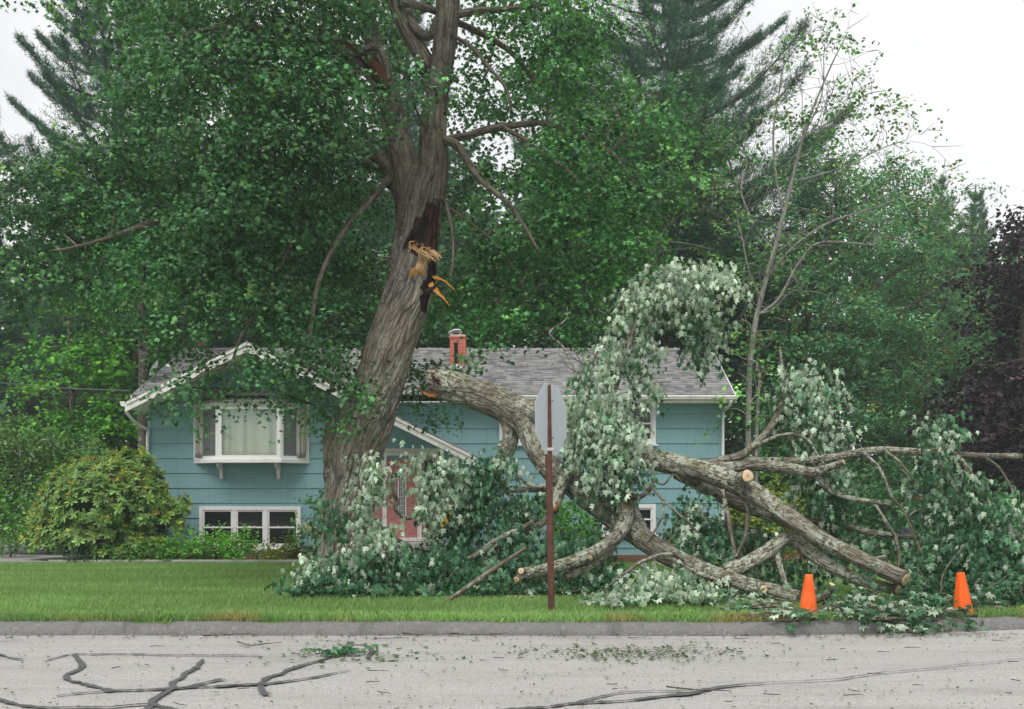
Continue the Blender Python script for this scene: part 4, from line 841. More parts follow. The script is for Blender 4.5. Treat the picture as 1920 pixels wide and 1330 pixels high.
def splinter(pts, w0, name, mat, seed, flat=.16, n_sh=4):
    rs = np.random.default_rng(seed); m = MB()
    for s_ in range(n_sh):
        q = np.array([P(*a_) for a_ in pts]); L0 = np.linalg.norm(q[-1] - q[0]); k0 = rs.uniform(.55, 1.) if s_ else 1.; off = rs.normal(size=3) * w0 * .35 if s_ else np.zeros(3)
        C, _ = spline(q, np.full(len(q), .1), .02); C = C[:max(4, int(len(C) * k0))] + off; n = len(C); T = unit(np.gradient(C, axis=0)); S = unit(np.cross(T, (0, 1, .2))); Nn = np.cross(S, T)
        a_ = rs.normal(0, .5); S, Nn = S * math.cos(a_) + Nn * math.sin(a_), Nn * math.cos(a_) - S * math.sin(a_)
        t_ = np.linspace(0, 1, n); ww = w0 * rs.uniform(.5, .8) * (1 - t_ ** 1.6) * (.75 + .25 * np.sin(t_ * 5 + seed)) + .002; jg = (vnoise(np.c_[t_ * 14, 0 * t_, 0 * t_ + seed + s_], seed) - .5) * w0 * .5
        vs = []; fs = []
        for i_ in range(n):
            for u_, v_ in ((-1, -flat), (-.3, flat), (.4, flat * .7), (1, -flat * .6), (.1, -flat * 1.3)): vs.append(C[i_] + S[i_] * (ww[i_] * u_ + (jg[i_] if u_ > 0 else 0)) + Nn[i_] * ww[i_] * v_)
        for i_ in range(n - 1):
            for k_ in range(5): fs.append((i_*5+k_, i_*5+(k_+1)%5, (i_+1)*5+(k_+1)%5, (i_+1)*5+k_))
        fs += [(4, 3, 2, 1, 0), tuple((n-1)*5 + k_ for k_ in range(5))]; m.add(vs, fs)
    return m.build(name, mat, maple)
dY = TY - .33
splinter([(808, 533, dY), (820, 548, dY - .05), (832, 560, dY - .08), (842, 573, dY - .1)], .05, 'splinter', MAT['orange_wood'], 1)
splinter([(815, 520, dY), (828, 524, dY - .05), (838, 530, dY - .08), (853, 545, dY - .1)], .035, 'splinter', MAT['orange_wood'], 2)
splinter([(790, 474, dY), (802, 470, dY - .08), (812, 474, dY - .12), (827, 491, dY - .12)], .045, 'splinter', MAT['wood'], 3)
splinter([(795, 487, dY - .02), (808, 478, dY - .1), (818, 482, dY - .14), (822, 488, dY - .12)], .03, 'splinter', MAT['wood'], 4)
splinter([(768, 462, dY - .02), (780, 466, dY - .06), (792, 477, dY - .07), (803, 486, dY - .08)], .028, 'splinter', MAT['wood'], 5)
splinter([(816, 490, dY), (822, 480, dY), (826, 474, dY), (829, 470, dY)], .014, 'splinter', MAT['orange_wood'], 6)
splinter([(800, 548, dY + .05), (812, 540, dY - .02), (820, 533, dY - .04), (826, 530, dY - .04)], .05, 'bark_curl', MAT['char'], 7, .7)
for k_ in range(16):
    a_ = (766 + 3.3 * k_ + rng.normal(0, 2), 466 + (k_ - 2) * 1.5 + rng.normal(0, 3)); splinter([(a_[0], a_[1] + 4, dY - .05), (a_[0] + rng.normal(2, 3), a_[1] - 5, dY - .08), (a_[0] + rng.normal(5, 4), a_[1] - 9 + rng.normal(0, 3), dY - .1), (a_[0] + rng.normal(9, 5), a_[1] - 6 + rng.normal(0, 5), dY - .12)], .010, 'splinter', MAT['wood' if k_ % 4 else 'orange_wood'], 60 + k_, n_sh=3)
for k_, (dx, dy) in enumerate([(0, 0), (5, 3), (9, 9), (15, 12), (3, 8)]): splinter([(785 + dx, 478 + dy, dY - .03), (789 + dx, 470 + dy, dY - .1), (796 + dx, 472 + dy, dY - .12), (803 + dx, 481 + dy, dY - .1)], .016, 'splinter', MAT['wood'], 10 + k_)
t = Tubes(); p, r = tr_pts([(727, 165, 9, -.28), (712, 140, 9.5, -.3), (698, 122, 9, -.3), (682, 110, 7.5, -.3), (668, 100, 8.5, -.3), (655, 88, 6, -.3), (638, 80, 5.5, -.3), (620, 72, 4, -.3)]); t.add(p, r, 24, .02, disp=.02, seed=3, lump=.35); t.build('rotten_branch', MAT['rot'], maple)
t = Tubes(); p, r = tr_pts([(728, 150, 7, -.28), (726, 125, 7.5, -.32), (716, 96, 7, -.36), (700, 88, 6.5, -.4), (680, 95, 5, -.42), (655, 102, 4.5, -.45), (615, 98, 3.5, -.5)]); t.add(p, r, 14, .03); p, r = tr_pts([(705, 165, 5, -.2), (695, 150, 5, -.25), (678, 136, 4, -.3), (655, 132, 3.5, -.35), (620, 122, 2.5, -.4)]); t.add(p, r, 10, .03); p, r = tr_pts([(716, 165, 5, -.3), (700, 125, 4, -.35), (690, 112, 3, -.4), (675, 90, 3, -.4), (660, 92, 2, -.4)]); t.build('dead_branch', MAT['bark_twig'], maple)

# ------------------------------------------------------------------ the fallen limb
rng = np.random.default_rng(23)
limb = thing('fallen_limb', 'fallen maple limb with mossy lichened bark and pale upturned leaves', 'fallen limb', P(1300, 1085, 12.3))
def L3(l): return [P(a, b, y) for a, b, y, c in l], [M(c, y) for a, b, y, c in l]
fk = Tubes()
p, r = L3([(812, 718, 14.35, 27), (850, 726, 14.3, 28), (900, 743, 14.2, 28), (945, 762, 14.05, 29), (985, 795, 13.9, 25), (1006, 840, 13.75, 22), (1040, 885, 13.55, 22), (1075, 908, 13.4, 23), (1115, 940, 13.2, 24), (1170, 985, 12.9, 22), (1240, 1034, 12.5, 19), (1310, 1068, 12.15, 17.5), (1400, 1098, 11.8, 15.5), (1497, 1122, 11.45, 13)])
fk.add(p, r, 96, .025, disp=.022, twist=.1, seed=21, jag=.22, lump=.1)
p, r = L3([(945, 752, 14.05, 17), (1000, 772, 13.8, 20), (1080, 812, 13.5, 20), (1180, 848, 13.25, 20), (1260, 870, 13.0, 20), (1340, 890, 12.75, 20), (1400, 918, 12.5, 20), (1460, 956, 12.1, 17), (1540, 1012, 11.7, 15), (1620, 1052, 11.3, 14.5), (1698, 1087, 10.9, 14)])
fk.add(p, r, 80, .025, disp=.015, seed=22, lump=.08)
fk.build('trunk', MAT['bark_fall'], limb)
br = Tubes(); br.nodes = list(fk.nodes)
BR = [[(1376, 905, 12.55, 14), (1388, 899, 12.4, 13), (1402, 893, 12.2, 12.5)],
 [(1270, 885, 13.1, 14), (1322, 912, 13.2, 14), (1365, 935, 13.25, 14), (1408, 953, 13.3, 13), (1462, 970, 13.3, 12), (1530, 1005, 13.3, 9), (1600, 1050, 13.2, 6)],
 [(1330, 872, 13, 10), (1365, 862, 13, 9), (1440, 866, 13, 8.5), (1505, 865, 12.8, 8), (1560, 858, 12.6, 7), (1600, 850, 12.5, 6.5), (1645, 844, 12.4, 7), (1700, 847, 12.3, 7.5), (1760, 850, 12.2, 7), (1830, 855, 12.1, 6), (1916, 855, 12, 5)],
 [(1345, 880, 12.8, 12), (1420, 873, 12.75, 11), (1480, 879, 12.7, 10.5), (1525, 886, 12.6, 9), (1555, 877, 12.5, 7), (1582, 867, 12.4, 6)],
 [(1480, 880, 12.7, 9), (1530, 898, 12.7, 7), (1560, 922, 12.6, 5), (1600, 936, 12.5, 5), (1640, 941, 12.4, 4.5), (1672, 946, 12.3, 3.5)],
 [(1370, 862, 12.95, 9), (1400, 848, 13, 8), (1438, 810, 13.05, 7), (1462, 770, 13.1, 6), (1474, 725, 13.1, 4.5), (1466, 687, 13.1, 3.5), (1462, 650, 13.1, 2)],
 [(1405, 845, 13, 4), (1440, 825, 12.9, 3.5), (1480, 814, 12.8, 3.2), (1515, 826, 12.7, 3), (1530, 850, 12.7, 2.5), (1545, 870, 12.6, 2)],
 [(1500, 975, 13.2, 6), (1570, 984, 13, 6), (1620, 996, 12.9, 6.5), (1680, 1005, 12.8, 5), (1722, 1008, 12.7, 4)],
 [(1360, 1072, 12.0, 15), (1395, 1060, 12, 14), (1430, 1040, 12.05, 14), (1465, 1016, 12.1, 13), (1480, 1010, 12.15, 12), (1505, 1025, 12.1, 12), (1545, 1055, 11.8, 12), (1600, 1083, 11.5, 11), (1640, 1095, 11.3, 10), (1682, 1106, 11.1, 9)],
 [(1355, 918, 12.6, 5), (1364, 965, 12.55, 4.5), (1374, 1015, 12.5, 4.5), (1382, 1062, 12.4, 4)], [(1400, 945, 12.5, 5), (1402, 975, 12.5, 4), (1395, 1010, 12.45, 3.5), (1380, 1045, 12.4, 3)], [(1455, 1030, 12.1, 7), (1463, 1065, 12, 6), (1474, 1095, 11.9, 5), (1484, 1104, 11.8, 4)],
 [(945, 770, 14, 17), (957, 800, 14, 15), (957, 828, 14, 15), (944, 858, 14, 14), (925, 885, 13.9, 11), (905, 910, 13.8, 9), (880, 950, 13.6, 8), (862, 1000, 13.4, 6), (840, 1060, 13.1, 4)],
 [(1070, 890, 13.3, 10), (1058, 900, 13.2, 11), (1046, 930, 13.1, 11), (1036, 958, 13, 10)],
 [(1135, 945, 13, 14), (1160, 940, 12.85, 13), (1174, 958, 12.7, 13.5), (1168, 988, 12.6, 14), (1148, 1014, 12.5, 13.5), (1110, 1038, 12.4, 12.5), (1060, 1058, 12.3, 12), (1010, 1071, 12.2, 11), (980, 1076, 12.1, 10.5)],
 [(984, 1075, 12.12, 6), (977, 1071, 12.0, 6.5)], [(982, 1077, 12.12, 6), (969, 1087, 11.98, 6.5)], [(1109, 1037, 12.35, 5), (1107, 1046, 12.2, 4.5)],
 [(1150, 1012, 12.6, 10), (1140, 1036, 12.6, 9.5), (1105, 1060, 12.5, 9), (1060, 1083, 12.4, 8)],
 [(1150, 928, 12.9, 8), (1175, 930, 12.8, 9), (1200, 932, 12.7, 5), (1220, 915, 12.6, 4), (1225, 890, 12.6, 3), (1215, 868, 12.6, 1.5)], [(1178, 932, 12.8, 9), (1192, 960, 12.8, 8), (1205, 985, 12.8, 7), (1225, 1010, 12.8, 4)],
 [(1224, 915, 12.6, 3), (1250, 945, 12.5, 2.5), (1285, 975, 12.5, 2.5), (1310, 1000, 12.5, 2)], [(1222, 900, 12.6, 2.5), (1245, 908, 12.5, 2), (1262, 890, 12.5, 1.5), (1280, 905, 12.5, 1)], [(1245, 940, 12.5, 2.5), (1240, 970, 12.5, 2.5), (1225, 1000, 12.5, 2.2), (1205, 1020, 12.4, 2)],
 [(1040, 958, 13.1, 6), (1010, 985, 13, 6.5), (965, 1000, 12.9, 6), (925, 1025, 12.8, 5.5), (885, 1050, 12.7, 4.5), (870, 1070, 12.6, 3)], [(1000, 980, 12.9, 5), (940, 1008, 12.7, 5), (890, 1042, 12.6, 4.5), (876, 1048, 12.6, 4)],
 [(1035, 925, 13.4, 6), (1000, 918, 13.4, 5.5), (950, 920, 13.4, 5), (920, 922, 13.4, 3)], [(1035, 910, 13.3, 5), (1010, 913, 13.3, 5), (985, 905, 13.3, 3), (970, 890, 13.3, 2), (948, 878, 13.3, 1.5)],
 [(862, 1000, 13.4, 6), (820, 990, 13.3, 4.5), (785, 965, 13.1, 4), (762, 972, 13, 4), (742, 955, 12.9, 4.5), (745, 940, 12.9, 4), (735, 920, 12.8, 3)], [(845, 1045, 13.1, 5), (780, 1080, 12.8, 4), (720, 1105, 12.5, 3.5), (660, 1120, 12.3, 2.5)], [(850, 1040, 13.1, 4), (760, 1020, 12.8, 4), (690, 960, 12.6, 3.5), (680, 880, 12.5, 2.5), (690, 855, 12.5, 1.5)], [(760, 1025, 12.8, 3), (660, 1060, 12.4, 2.5), (580, 1080, 12.2, 2)],
 [(850, 990, 13.4, 4), (825, 930, 13.1, 3.5), (815, 870, 12.9, 3), (812, 850, 12.9, 1.5)], [(905, 910, 13.8, 4), (920, 880, 13.6, 3), (935, 860, 13.5, 2)],
 [(1130, 862, 13.3, 7), (1138, 800, 13.2, 6), (1150, 740, 13.1, 5.5), (1172, 670, 13, 5), (1195, 600, 12.95, 4.5), (1230, 535, 12.9, 4), (1280, 505, 12.85, 3), (1345, 515, 12.8, 2)], [(1172, 672, 13, 4), (1240, 600, 13.1, 3), (1300, 570, 13.2, 2.5), (1318, 620, 13.2, 2), (1318, 680, 13.2, 1.5)], [(1140, 800, 13.2, 4), (1200, 715, 13.2, 3.5), (1215, 700, 13.2, 2)],
 [(1085, 735, 13.3, 3), (1075, 690, 13.3, 2.5), (1055, 650, 13.4, 2.2), (1030, 625, 13.4, 2), (1060, 600, 13.4, 1.4), (1064, 575, 13.4, 1)], [(1100, 720, 13.2, 3), (1115, 670, 13.2, 2.5), (1140, 620, 13.2, 2), (1170, 580, 13.2, 2)],
 [(1290, 1060, 12.3, 5), (1260, 1040, 12, 4), (1210, 1050, 11.7, 3.5), (1165, 1080, 11.5, 3), (1130, 1110, 11.4, 2)],
 [(1620, 850, 12.4, 3.5), (1650, 880, 12.3, 3), (1672, 930, 12.2, 3), (1695, 960, 12.2, 2.8), (1712, 1000, 12.1, 2.5), (1730, 1040, 12, 2)], [(1730, 850, 12.2, 4.5), (1762, 872, 12.1, 4), (1785, 905, 12, 4), (1808, 945, 11.9, 3.5), (1850, 985, 11.8, 3), (1890, 1020, 11.7, 2)], [(1795, 855, 12.1, 4.5), (1815, 880, 12, 4.5), (1840, 930, 11.9, 4.5), (1862, 985, 11.8, 4), (1885, 1040, 11.7, 3), (1895, 1060, 11.7, 2)],
 [(1850, 860, 12, 3), (1875, 880, 12, 3), (1895, 915, 12, 2.5), (1910, 960, 12, 2)], [(1660, 846, 12.3, 3), (1690, 870, 12.2, 3), (1715, 905, 12.1, 2), (1690, 880, 12.1, 2)], [(1640, 945, 12.4, 3), (1665, 985, 12.3, 3.5), (1680, 1010, 12.3, 3.5), (1686, 1050, 12.2, 3), (1680, 1085, 12, 2)],
 [(1640, 1050, 11.9, 5), (1655, 1047, 11.8, 5.5), (1662, 1043, 11.78, 3)]]
for l in BR:
    p, r = L3(l); rm = float(np.mean(r)); fat = rm > .05
    br.add(p, r, 40 if fat else (16 if rm > .025 else 8), max(.03, min(.07, rm)), disp=.008 if fat else 0, seed=int(l[0][0]) % 97, lump=.14)
skel = list(br.nodes)
FBL = [(1335,522,12.8,40,28,.92),(1285,505,12.85,48,28,.92),(1230,535,12.9,42,34,.9),(1185,590,12.95,32,34,.9),(1240,550,12.9,32,18,.75),(1315,585,13.1,34,40,.7),(1316,645,13.2,22,45,.5),(1160,640,13,32,32,.9),(1198,640,13,26,24,.85),(1125,690,13.1,36,28,.85),(1185,705,13.1,32,30,.55),(1105,745,12.9,32,36,.9),(1140,765,12.8,42,42,.9),(1160,805,12.7,40,42,.85),(1115,800,12.8,40,42,.8),(1125,850,12.8,42,38,.8),(1170,860,12.7,30,34,.55),(1080,820,13,24,44,.7),(1155,900,12.8,36,30,.4),(1160,945,12.9,16,30,.2),(1215,735,13,26,14,.6),
 (700,868,12.6,18,20,.75),(690,908,12.5,20,32,.92),(698,960,12.4,22,42,.92),(700,1010,12.35,30,32,.85),(670,1050,12.2,50,40,.55),(800,860,12.9,26,24,.92),(825,895,12.9,30,36,.9),(810,950,12.9,20,30,.75),(900,880,13.4,36,30,.25),(935,870,13.4,26,26,.5),(890,930,13.3,40,38,.18),(925,960,13.3,46,40,.15),(960,940,13.3,34,36,.3),(600,1060,12.1,36,26,.7),(580,1100,12,44,22,.12),(640,1090,12.1,50,32,.2),(700,1090,12.2,54,34,.2),(760,1060,12.6,55,42,.15),(820,1040,12.8,55,50,.12),(880,1070,12.6,60,45,.2),(940,1050,12.8,50,50,.12),(990,1010,13,46,50,.15),(1000,1090,12.5,60,36,.15),(950,1110,12.2,50,18,.3),(820,1100,12.1,70,24,.22),(740,1110,11.95,50,18,.2),(1080,1040,13.2,60,48,.12),(1080,1100,12.8,60,24,.15),(1130,1080,12.7,50,40,.12),(1010,940,13.5,30,34,.3),(860,990,13.3,36,30,.12),(745,890,12.9,12,22,.5),(845,875,13,26,24,.6),(625,960,12.6,16,30,.1),
 (1270,1080,11.5,36,22,.92),(1225,1095,11.35,44,26,.95),(1270,1120,11.2,44,26,.92),(1190,1125,11.2,44,22,.9),(1215,1060,11.7,24,16,.9),(1320,1110,11.4,36,24,.3),(1300,1140,11.1,28,12,.8),(1150,1140,11.1,28,12,.8),
 (1320,985,12.9,34,34,.3),(1300,950,13,26,20,.2),(1370,1010,12.9,40,36,.22),(1340,1050,12.7,46,24,.15),(1420,1010,12.9,40,34,.2),(1440,1060,12.6,44,34,.3),(1500,1060,12.6,44,32,.25),(1400,1060,12.5,30,30,.2),(1560,980,13.2,34,40,.3),(1580,1030,13.1,40,30,.2),
 (1490,720,13.1,30,34,.6),(1530,745,13.1,34,36,.65),(1545,800,13,30,34,.65),(1500,790,13.1,34,40,.4),(1480,830,13.1,28,36,.3),(1560,850,12.9,26,36,.5),(1530,690,13.1,18,20,.6),(1575,905,12.9,30,40,.4),(1520,890,12.9,30,30,.3),(1540,940,13,34,30,.3),
 (1755,800,12.2,22,30,.75),(1770,840,12.2,30,26,.7),(1745,870,12.2,30,26,.45),(1800,895,12,26,34,.6),(1780,940,12,40,30,.4),(1740,955,12.2,36,26,.6),(1820,960,11.9,40,32,.3),(1870,950,11.8,30,30,.6),(1850,1010,11.8,50,36,.2),(1780,1010,12,55,36,.3),(1890,1050,11.7,50,36,.25),(1810,1060,11.8,60,34,.18),(1740,1050,12,46,34,.22),(1730,1080,11.8,36,22,.2),(1760,1100,11.6,50,24,.2),(1860,1100,11.5,60,30,.25),(1920,1000,11.7,40,50,.3),(1930,1090,11.5,50,36,.25),(1640,1020,12.6,30,26,.3)]
fl_ = Leaves()
for b in FBL:
    pr = b[5] * (.6 if b[0] > 1690 else (.75 if b[0] < 1000 and b[5] < .6 else 1)); C, R = to_world(b[:5]); area = M(b[3], b[2]) * M(b[4], b[2]); n = int(area * 820) + 8
    z_lo = float(lawn_z(np.array([C[0]]), np.array([C[1]]))[0])
    for frac, cols, wts, sz in ((pr, UNDER, UNDER_W, .080), (1 - pr, FALL, FALL_W, .080)):
        m_n = int(round(n * frac))
        if m_n < 1: continue
        q = sprays(rng, C, R, m_n, 6, sz, [c * np.exp(rng.normal(0, .08)) for c in cols], wts, 1.0, .2, .36, .45, .40, 3.4, hang=.55, side=.5)
        if q is None: continue
        q = list(q); lo = lawn_z(q[0][:, 0], q[0][:, 1]) + .04; q[0][:, 2] = np.maximum(q[0][:, 2], lo + rng.random(len(lo)) * .06); low = q[0][:, 2] < lo + .1; q[1][low, 2] = np.abs(q[1][low, 2]) * .3 - .1
        fl_.add(*q)
    connect(br, C, rng, .014, .004, 5, .05, skel)
    for j in range(2): connect(br, C + R * rng.normal(size=3) * .6, rng, .006, .002, 4, 0, [(C, .01)])
for k_ in range(26):      # bare tangled twigs
    a_ = [(1085, 700, 13.2), (1100, 690, 13.2), (1170, 590, 13.1), (1090, 1120, 11.7), (1640, 880, 12.3), (1440, 700, 13.1), (1130, 600, 13.2), (1720, 880, 12.2)][k_ % 8]; s_ = P(*a_); q = [s_]
    d_ = unit(rng.normal(size=3) * np.array((1, .5, .8)) + np.array((-.2, 0, .3)))
    for j in range(4): d_ = unit(d_ + rng.normal(size=3) * .5); q.append(q[-1] + d_ * rng.uniform(.08, .22))
    br.add(q, np.linspace(.007, .002, 5), 5, .05, lump=0)
br.build('branches', MAT['bark_fall'], limb)
fl_.build('leaves', 'wilt', MAT['leaf'], limb)
def cut_end(p, t, r, parent, mat='cut', name='cut_end', ex=.004):
    t = unit(np.array(t)); u_ = unit(np.cross(t, (0.1, .2, 1))); v_ = np.cross(t, u_); n = 28; rgc = np.random.default_rng(int(abs(p[0]) * 1000)); ph = rgc.random() * 6
    rim = [1 + .05 * math.sin(3 * a_ + ph) + .03 * math.sin(7 * a_) for a_ in np.linspace(0, 2 * math.pi, n, endpoint=False)]
    vs = []; bc = []
    for f_, o_ in ((1., -.03), (1., ex), (.5, ex + .002)):
        for k_ in range(n):
            a_ = 2 * math.pi * k_ / n; vs.append(np.array(p) + t * o_ + r * f_ * rim[k_] * (math.cos(a_) * u_ + math.sin(a_) * v_)); bc.append((f_ * math.cos(a_), f_ * math.sin(a_), 0))
    vs.append(np.array(p) + t * (ex + .002)); bc.append((0, 0, 0)); fs = []
    for j in range(2):
        for k_ in range(n): fs.append((j*n+k_, j*n+(k_+1)%n, (j+1)*n+(k_+1)%n, (j+1)*n+k_))
    loops = [i for f in fs for i in f]; cn = [4] * len(fs)
    for k_ in range(n): loops += [2*n+k_, 2*n+(k_+1)%n, 3*n]; cn.append(3)
    me = mesh_np(name, np.array(vs), loops, cn, {'bark': ('FLOAT_VECTOR', np.array(bc))}); return link(name, me, MAT[mat], parent)
def end_of(l, k=-1):
    p, r = L3(l); C, Rr = spline(p, r, .05); return C[-1], C[-1] - C[-3], Rr[-1]
ends = [BR[0], BR[8], BR[15], BR[16], BR[17], BR[3]]
for l in ends: cut_end(*end_of(l), limb)
cut_end(*end_of([(1540, 1012, 11.7, 16.5), (1620, 1052, 11.3, 15.5), (1698, 1087, 10.9, 14)]), limb)
for a_ in ([(1428, 1106, 11.6, 7), (1432, 1105, 11.5, 7.5)],):
    t = Tubes(); p, r = L3([(1422, 1102, 11.72, 8)] + a_); t.add(p, r, 20, .02); t.build('branch_stub', MAT['bark_fall'], limb); cut_end(*end_of(a_), limb)
old = maple; maple = limb
splinter([(820, 742, 14.25), (808, 742, 14.2), (796, 738, 14.15), (786, 729, 14.1)], .03, 'splinter', MAT['orange_wood'], 31, .2)
splinter([(830, 720, 14.2), (818, 712, 14.1), (812, 705, 14.1), (808, 696, 14.15)], .06, 'splinter', MAT['rot'], 32, .3); splinter([(828, 700, 14.3), (818, 698, 14.25), (812, 692, 14.25), (806, 700, 14.2)], .05, 'splinter', MAT['rot'], 33, .3)
splinter([(822, 735, 14.1), (812, 732, 14.08), (806, 728, 14.05), (802, 735, 14.05)], .04, 'splinter', MAT['rot'], 34, .3)
splinter([(1036, 945, 13), (1032, 960, 12.95), (1040, 955, 12.9), (1046, 940, 12.95)], .05, 'splinter', MAT['orange_wood'], 35, .2)
maple = old
# loose sticks and cut pieces
def stick(name, l, label, mat='bark_fall', cut=(), group=None):
    p, r = L3(l); t = Tubes(); t.add(p, r, 18, .04, lump=.16, disp=.004); o = t.build(name, MAT[mat], None); tag(o, label, 'branch', group)
    C, R_ = spline(p, r, .05)
    if 'end' in cut: cut_end(C[-1], C[-1] - C[-3], R_[-1] * .97, o)
    if 'start' in cut: cut_end(C[0], C[0] - C[2], R_[0] * .97, o)
    return o
stick('fallen_branch', [(828, 1131, 11.5, 4), (850, 1120, 11.55, 4.5), (890, 1092, 11.7, 5), (930, 1064, 11.9, 4.5), (960, 1045, 12, 4), (985, 1028, 12.2, 3)], 'long bare branch leaning on the leaf pile left of the sign post', 'bark_twig')
stick('cut_branch', [(1522, 1128, 10.9, 7), (1540, 1122, 10.85, 7), (1553, 1112, 10.8, 6.5), (1560, 1096, 10.75, 6)], 'short upturned cut branch with orange tip behind the left cone', 'bark_twig', ('end',))
stick('cut_branch', [(1830, 1145, 10.7, 6), (1860, 1142, 10.75, 6), (1890, 1143, 10.8, 5)], 'short grey cut branch on the grass right of the right cone', 'bark_fall', ('end',))

# brush heaps at the kerb and to the right
def brush(name, label, blobs, dens, seed, sz=.085, group=None):
    rg = np.random.default_rng(seed); c0 = P(blobs[0][0], blobs[0][1], blobs[0][2]); o = thing(name, label, 'brush', (c0[0], c0[1], .1), group); L_ = Leaves(); t = Tubes()
    for b in blobs:
        C, R = to_world(b[:5] + ((b[6],) if len(b) > 6 else ())); pr = b[5]; n = int(M(b[3], b[2]) * M(b[4], b[2]) * dens * 1.3) + 6
        for frac, cols, wts in ((pr, UNDER, UNDER_W), (1 - pr, FALL, FALL_W)):
            m_n = int(round(n * frac))
            if m_n < 1: continue
            q = list(sprays(rg, C, R, m_n, 5, sz, [c * .92 for c in cols], wts, .15, .9, .3, .45, 0, hang=.1))
            lo = np.where(q[0][:, 1] > kerb_y(q[0][:, 0]) + .2, lawn_z(q[0][:, 0], q[0][:, 1]), np.where(q[0][:, 1] > kerb_y(q[0][:, 0]) - .01, .14, .01)) + .03
            q[0][:, 2] = np.maximum(q[0][:, 2], lo + rg.random(len(lo)) * .07); low = q[0][:, 2] < lo + .12; q[1][low, 2] *= .3
            L_.add(*q)
        for j in range(3):
            a_ = C + R * rg.normal(size=3) * np.array((.5, .5, .25)); d_ = unit(rg.normal(size=3) * np.array((1, .6, .35))); ln = rg.uniform(.25, .7); pts = [a_, a_ + d_ * ln * .5 + rg.normal(size=3) * .05, a_ + d_ * ln + rg.normal(size=3) * .08]
            pts = [np.array((x_, y_, max(z_, .18 if y_ > kerb_y(x_) + .2 else .15))) for x_, y_, z_ in pts]; t.add(pts, [.014, .01, .005], 6, .06)
    t.build('twigs', MAT['bark_twig'], o); L_.build('leaves', 'wilt', MAT['leaf'], o); return o
brush('brush_pile', 'low heap of cut leafy twigs spilling over the kerb between the cones', [(1610,1138,10.4,50,20,.3,.3),(1660,1150,10.2,50,18,.4,.3),(1720,1145,10.4,56,24,.2,.3),(1580,1150,10.3,40,16,.6,.25),(1640,1168,9.98,55,12,.6,.22),(1710,1170,10.0,55,10,.5,.2),(1770,1160,10.2,45,14,.3,.2),(1740,1115,10.9,40,18,.2,.3),(1590,1120,11,40,12,.25,.3),(1770,1130,10.8,46,22,.15,.3)], 420, 41)
brush('brush_pile', 'thin scatter of pale cut leaves left of the dirty cone', [(1440,1150,10.4,40,12,.6,.25),(1480,1160,10.15,36,12,.6,.2),(1500,1178,9.9,30,8,.5,.12),(1400,1140,10.7,30,8,.6,.2)], 330, 42)
brush('brush_pile', 'dark leafy brush on the verge right of the clean cone', [(1850,1130,10.9,40,20,.2,.3),(1900,1120,11,50,26,.2,.35),(1960,1130,11,50,24,.2,.3),(1830,1105,11.2,40,18,.2,.3)], 330, 43)
kind(MB().poly([(0,0,-5),(0.01,0,-5),(0,.01,-5)]).build('tmp', None), 'structure') if False else None
# ------------------------------------------------------------------ trees behind
def deciduous(name, label, base, trunk, blobs, cols, wts, leaf, dens, seed, bark='bark_far', tmpl='broad', group=None, mask=.40, per=5, drp=.2, limbs=(), mat='leaf_far', length=None, conn=.05, up=.9, twigs=0, thin=1.):
    """base px,py,Y; trunk pixel list (px,py,hw[,dY]); blobs pixel ellipses"""
    rg = np.random.default_rng(seed); Y = base[2]; g0 = P(base[0], base[1], Y); o = thing(name, label, 'tree' if name.endswith('tree') else 'shrub', (g0[0], Y, 0.0), group)
    t = Tubes()
    for l in (trunk,) + tuple(limbs):
        p = [P(a, b, Y + (e[0] if e else 0)) for a, b, c, *e in l]; r = [M(c, Y) * thin for a, b, c, *e in l]
        if l is trunk: p[0][2] = min(p[0][2], -.05)
        t.add(p, r, 22, max(.06, float(np.mean(r))), lump=.14, seed=seed)
    nd = list(t.nodes); L_ = Leaves()
    for k_ in range(twigs):
        a_, ra = nd[rg.integers(len(nd))]
        if a_[2] < 3.2: continue
        d_ = unit(rg.normal(size=3) * np.array((1, .8, .4)) + np.array((.35, 0, .75))); ln = rg.uniform(.5, 1.9); q_ = [a_]
        for j in range(4): d_ = unit(d_ + rg.normal(size=3) * .38); q_.append(q_[-1] + d_ * ln / 4)
        t.add(q_, np.linspace(min(ra * .5, .022), .004, 5), 4, .2, lump=0)
        for j in (2, 3): t.add([q_[j], q_[j] + unit(d_ + rg.normal(size=3) * .7) * ln * .4], [.009, .003], 4, .2, lump=0)
        put(L_, rg, q_[-1], (.22, .22, .16), int(rg.integers(1, 5)), 4, leaf * .9, cols, wts, drp, up, leaf * 3)
    for b in blobs:
        C, R = to_world(b); n = int(M(b[3], b[2]) * M(b[4], b[2]) / (leaf * leaf) * dens) + 8; k_ = np.exp(rg.normal(0, .12)); cc = [c * k_ for c in cols]
        put(L_, rg, C, R, n, per, leaf, cc, wts, drp, up, length or leaf * 3.2, .42, mask, 1.1 / (leaf * 5), mseed=seed, layer=(leaf * 4.2, leaf * .5, 14) if name.endswith('tree') else None)
        connect(t, C, rg, conn, .01, 6, .03, nd)
        for j in range(2): connect(t, C + R * rg.normal(size=3) * .5, rg, conn * .4, .005, 4, 0, [(C, conn * .5)])
    t.build('trunk', MAT[bark], o); L_.build('crown', tmpl, MAT[mat], o); return o
def scatter(rg, cx, cy, Y, rx, ry, n, br, dY=2.):
    o = []
    for k_ in range(n):
        a_ = rg.uniform(0, 2 * math.pi); q = math.sqrt(rg.uniform(.02, 1)); f = rg.uniform(.7, 1.3); o.append((cx + rx * q * math.cos(a_), cy + ry * q * math.sin(a_), Y + rg.uniform(-dY, dY), br * f * 1.25, br * f * .8))
    return o
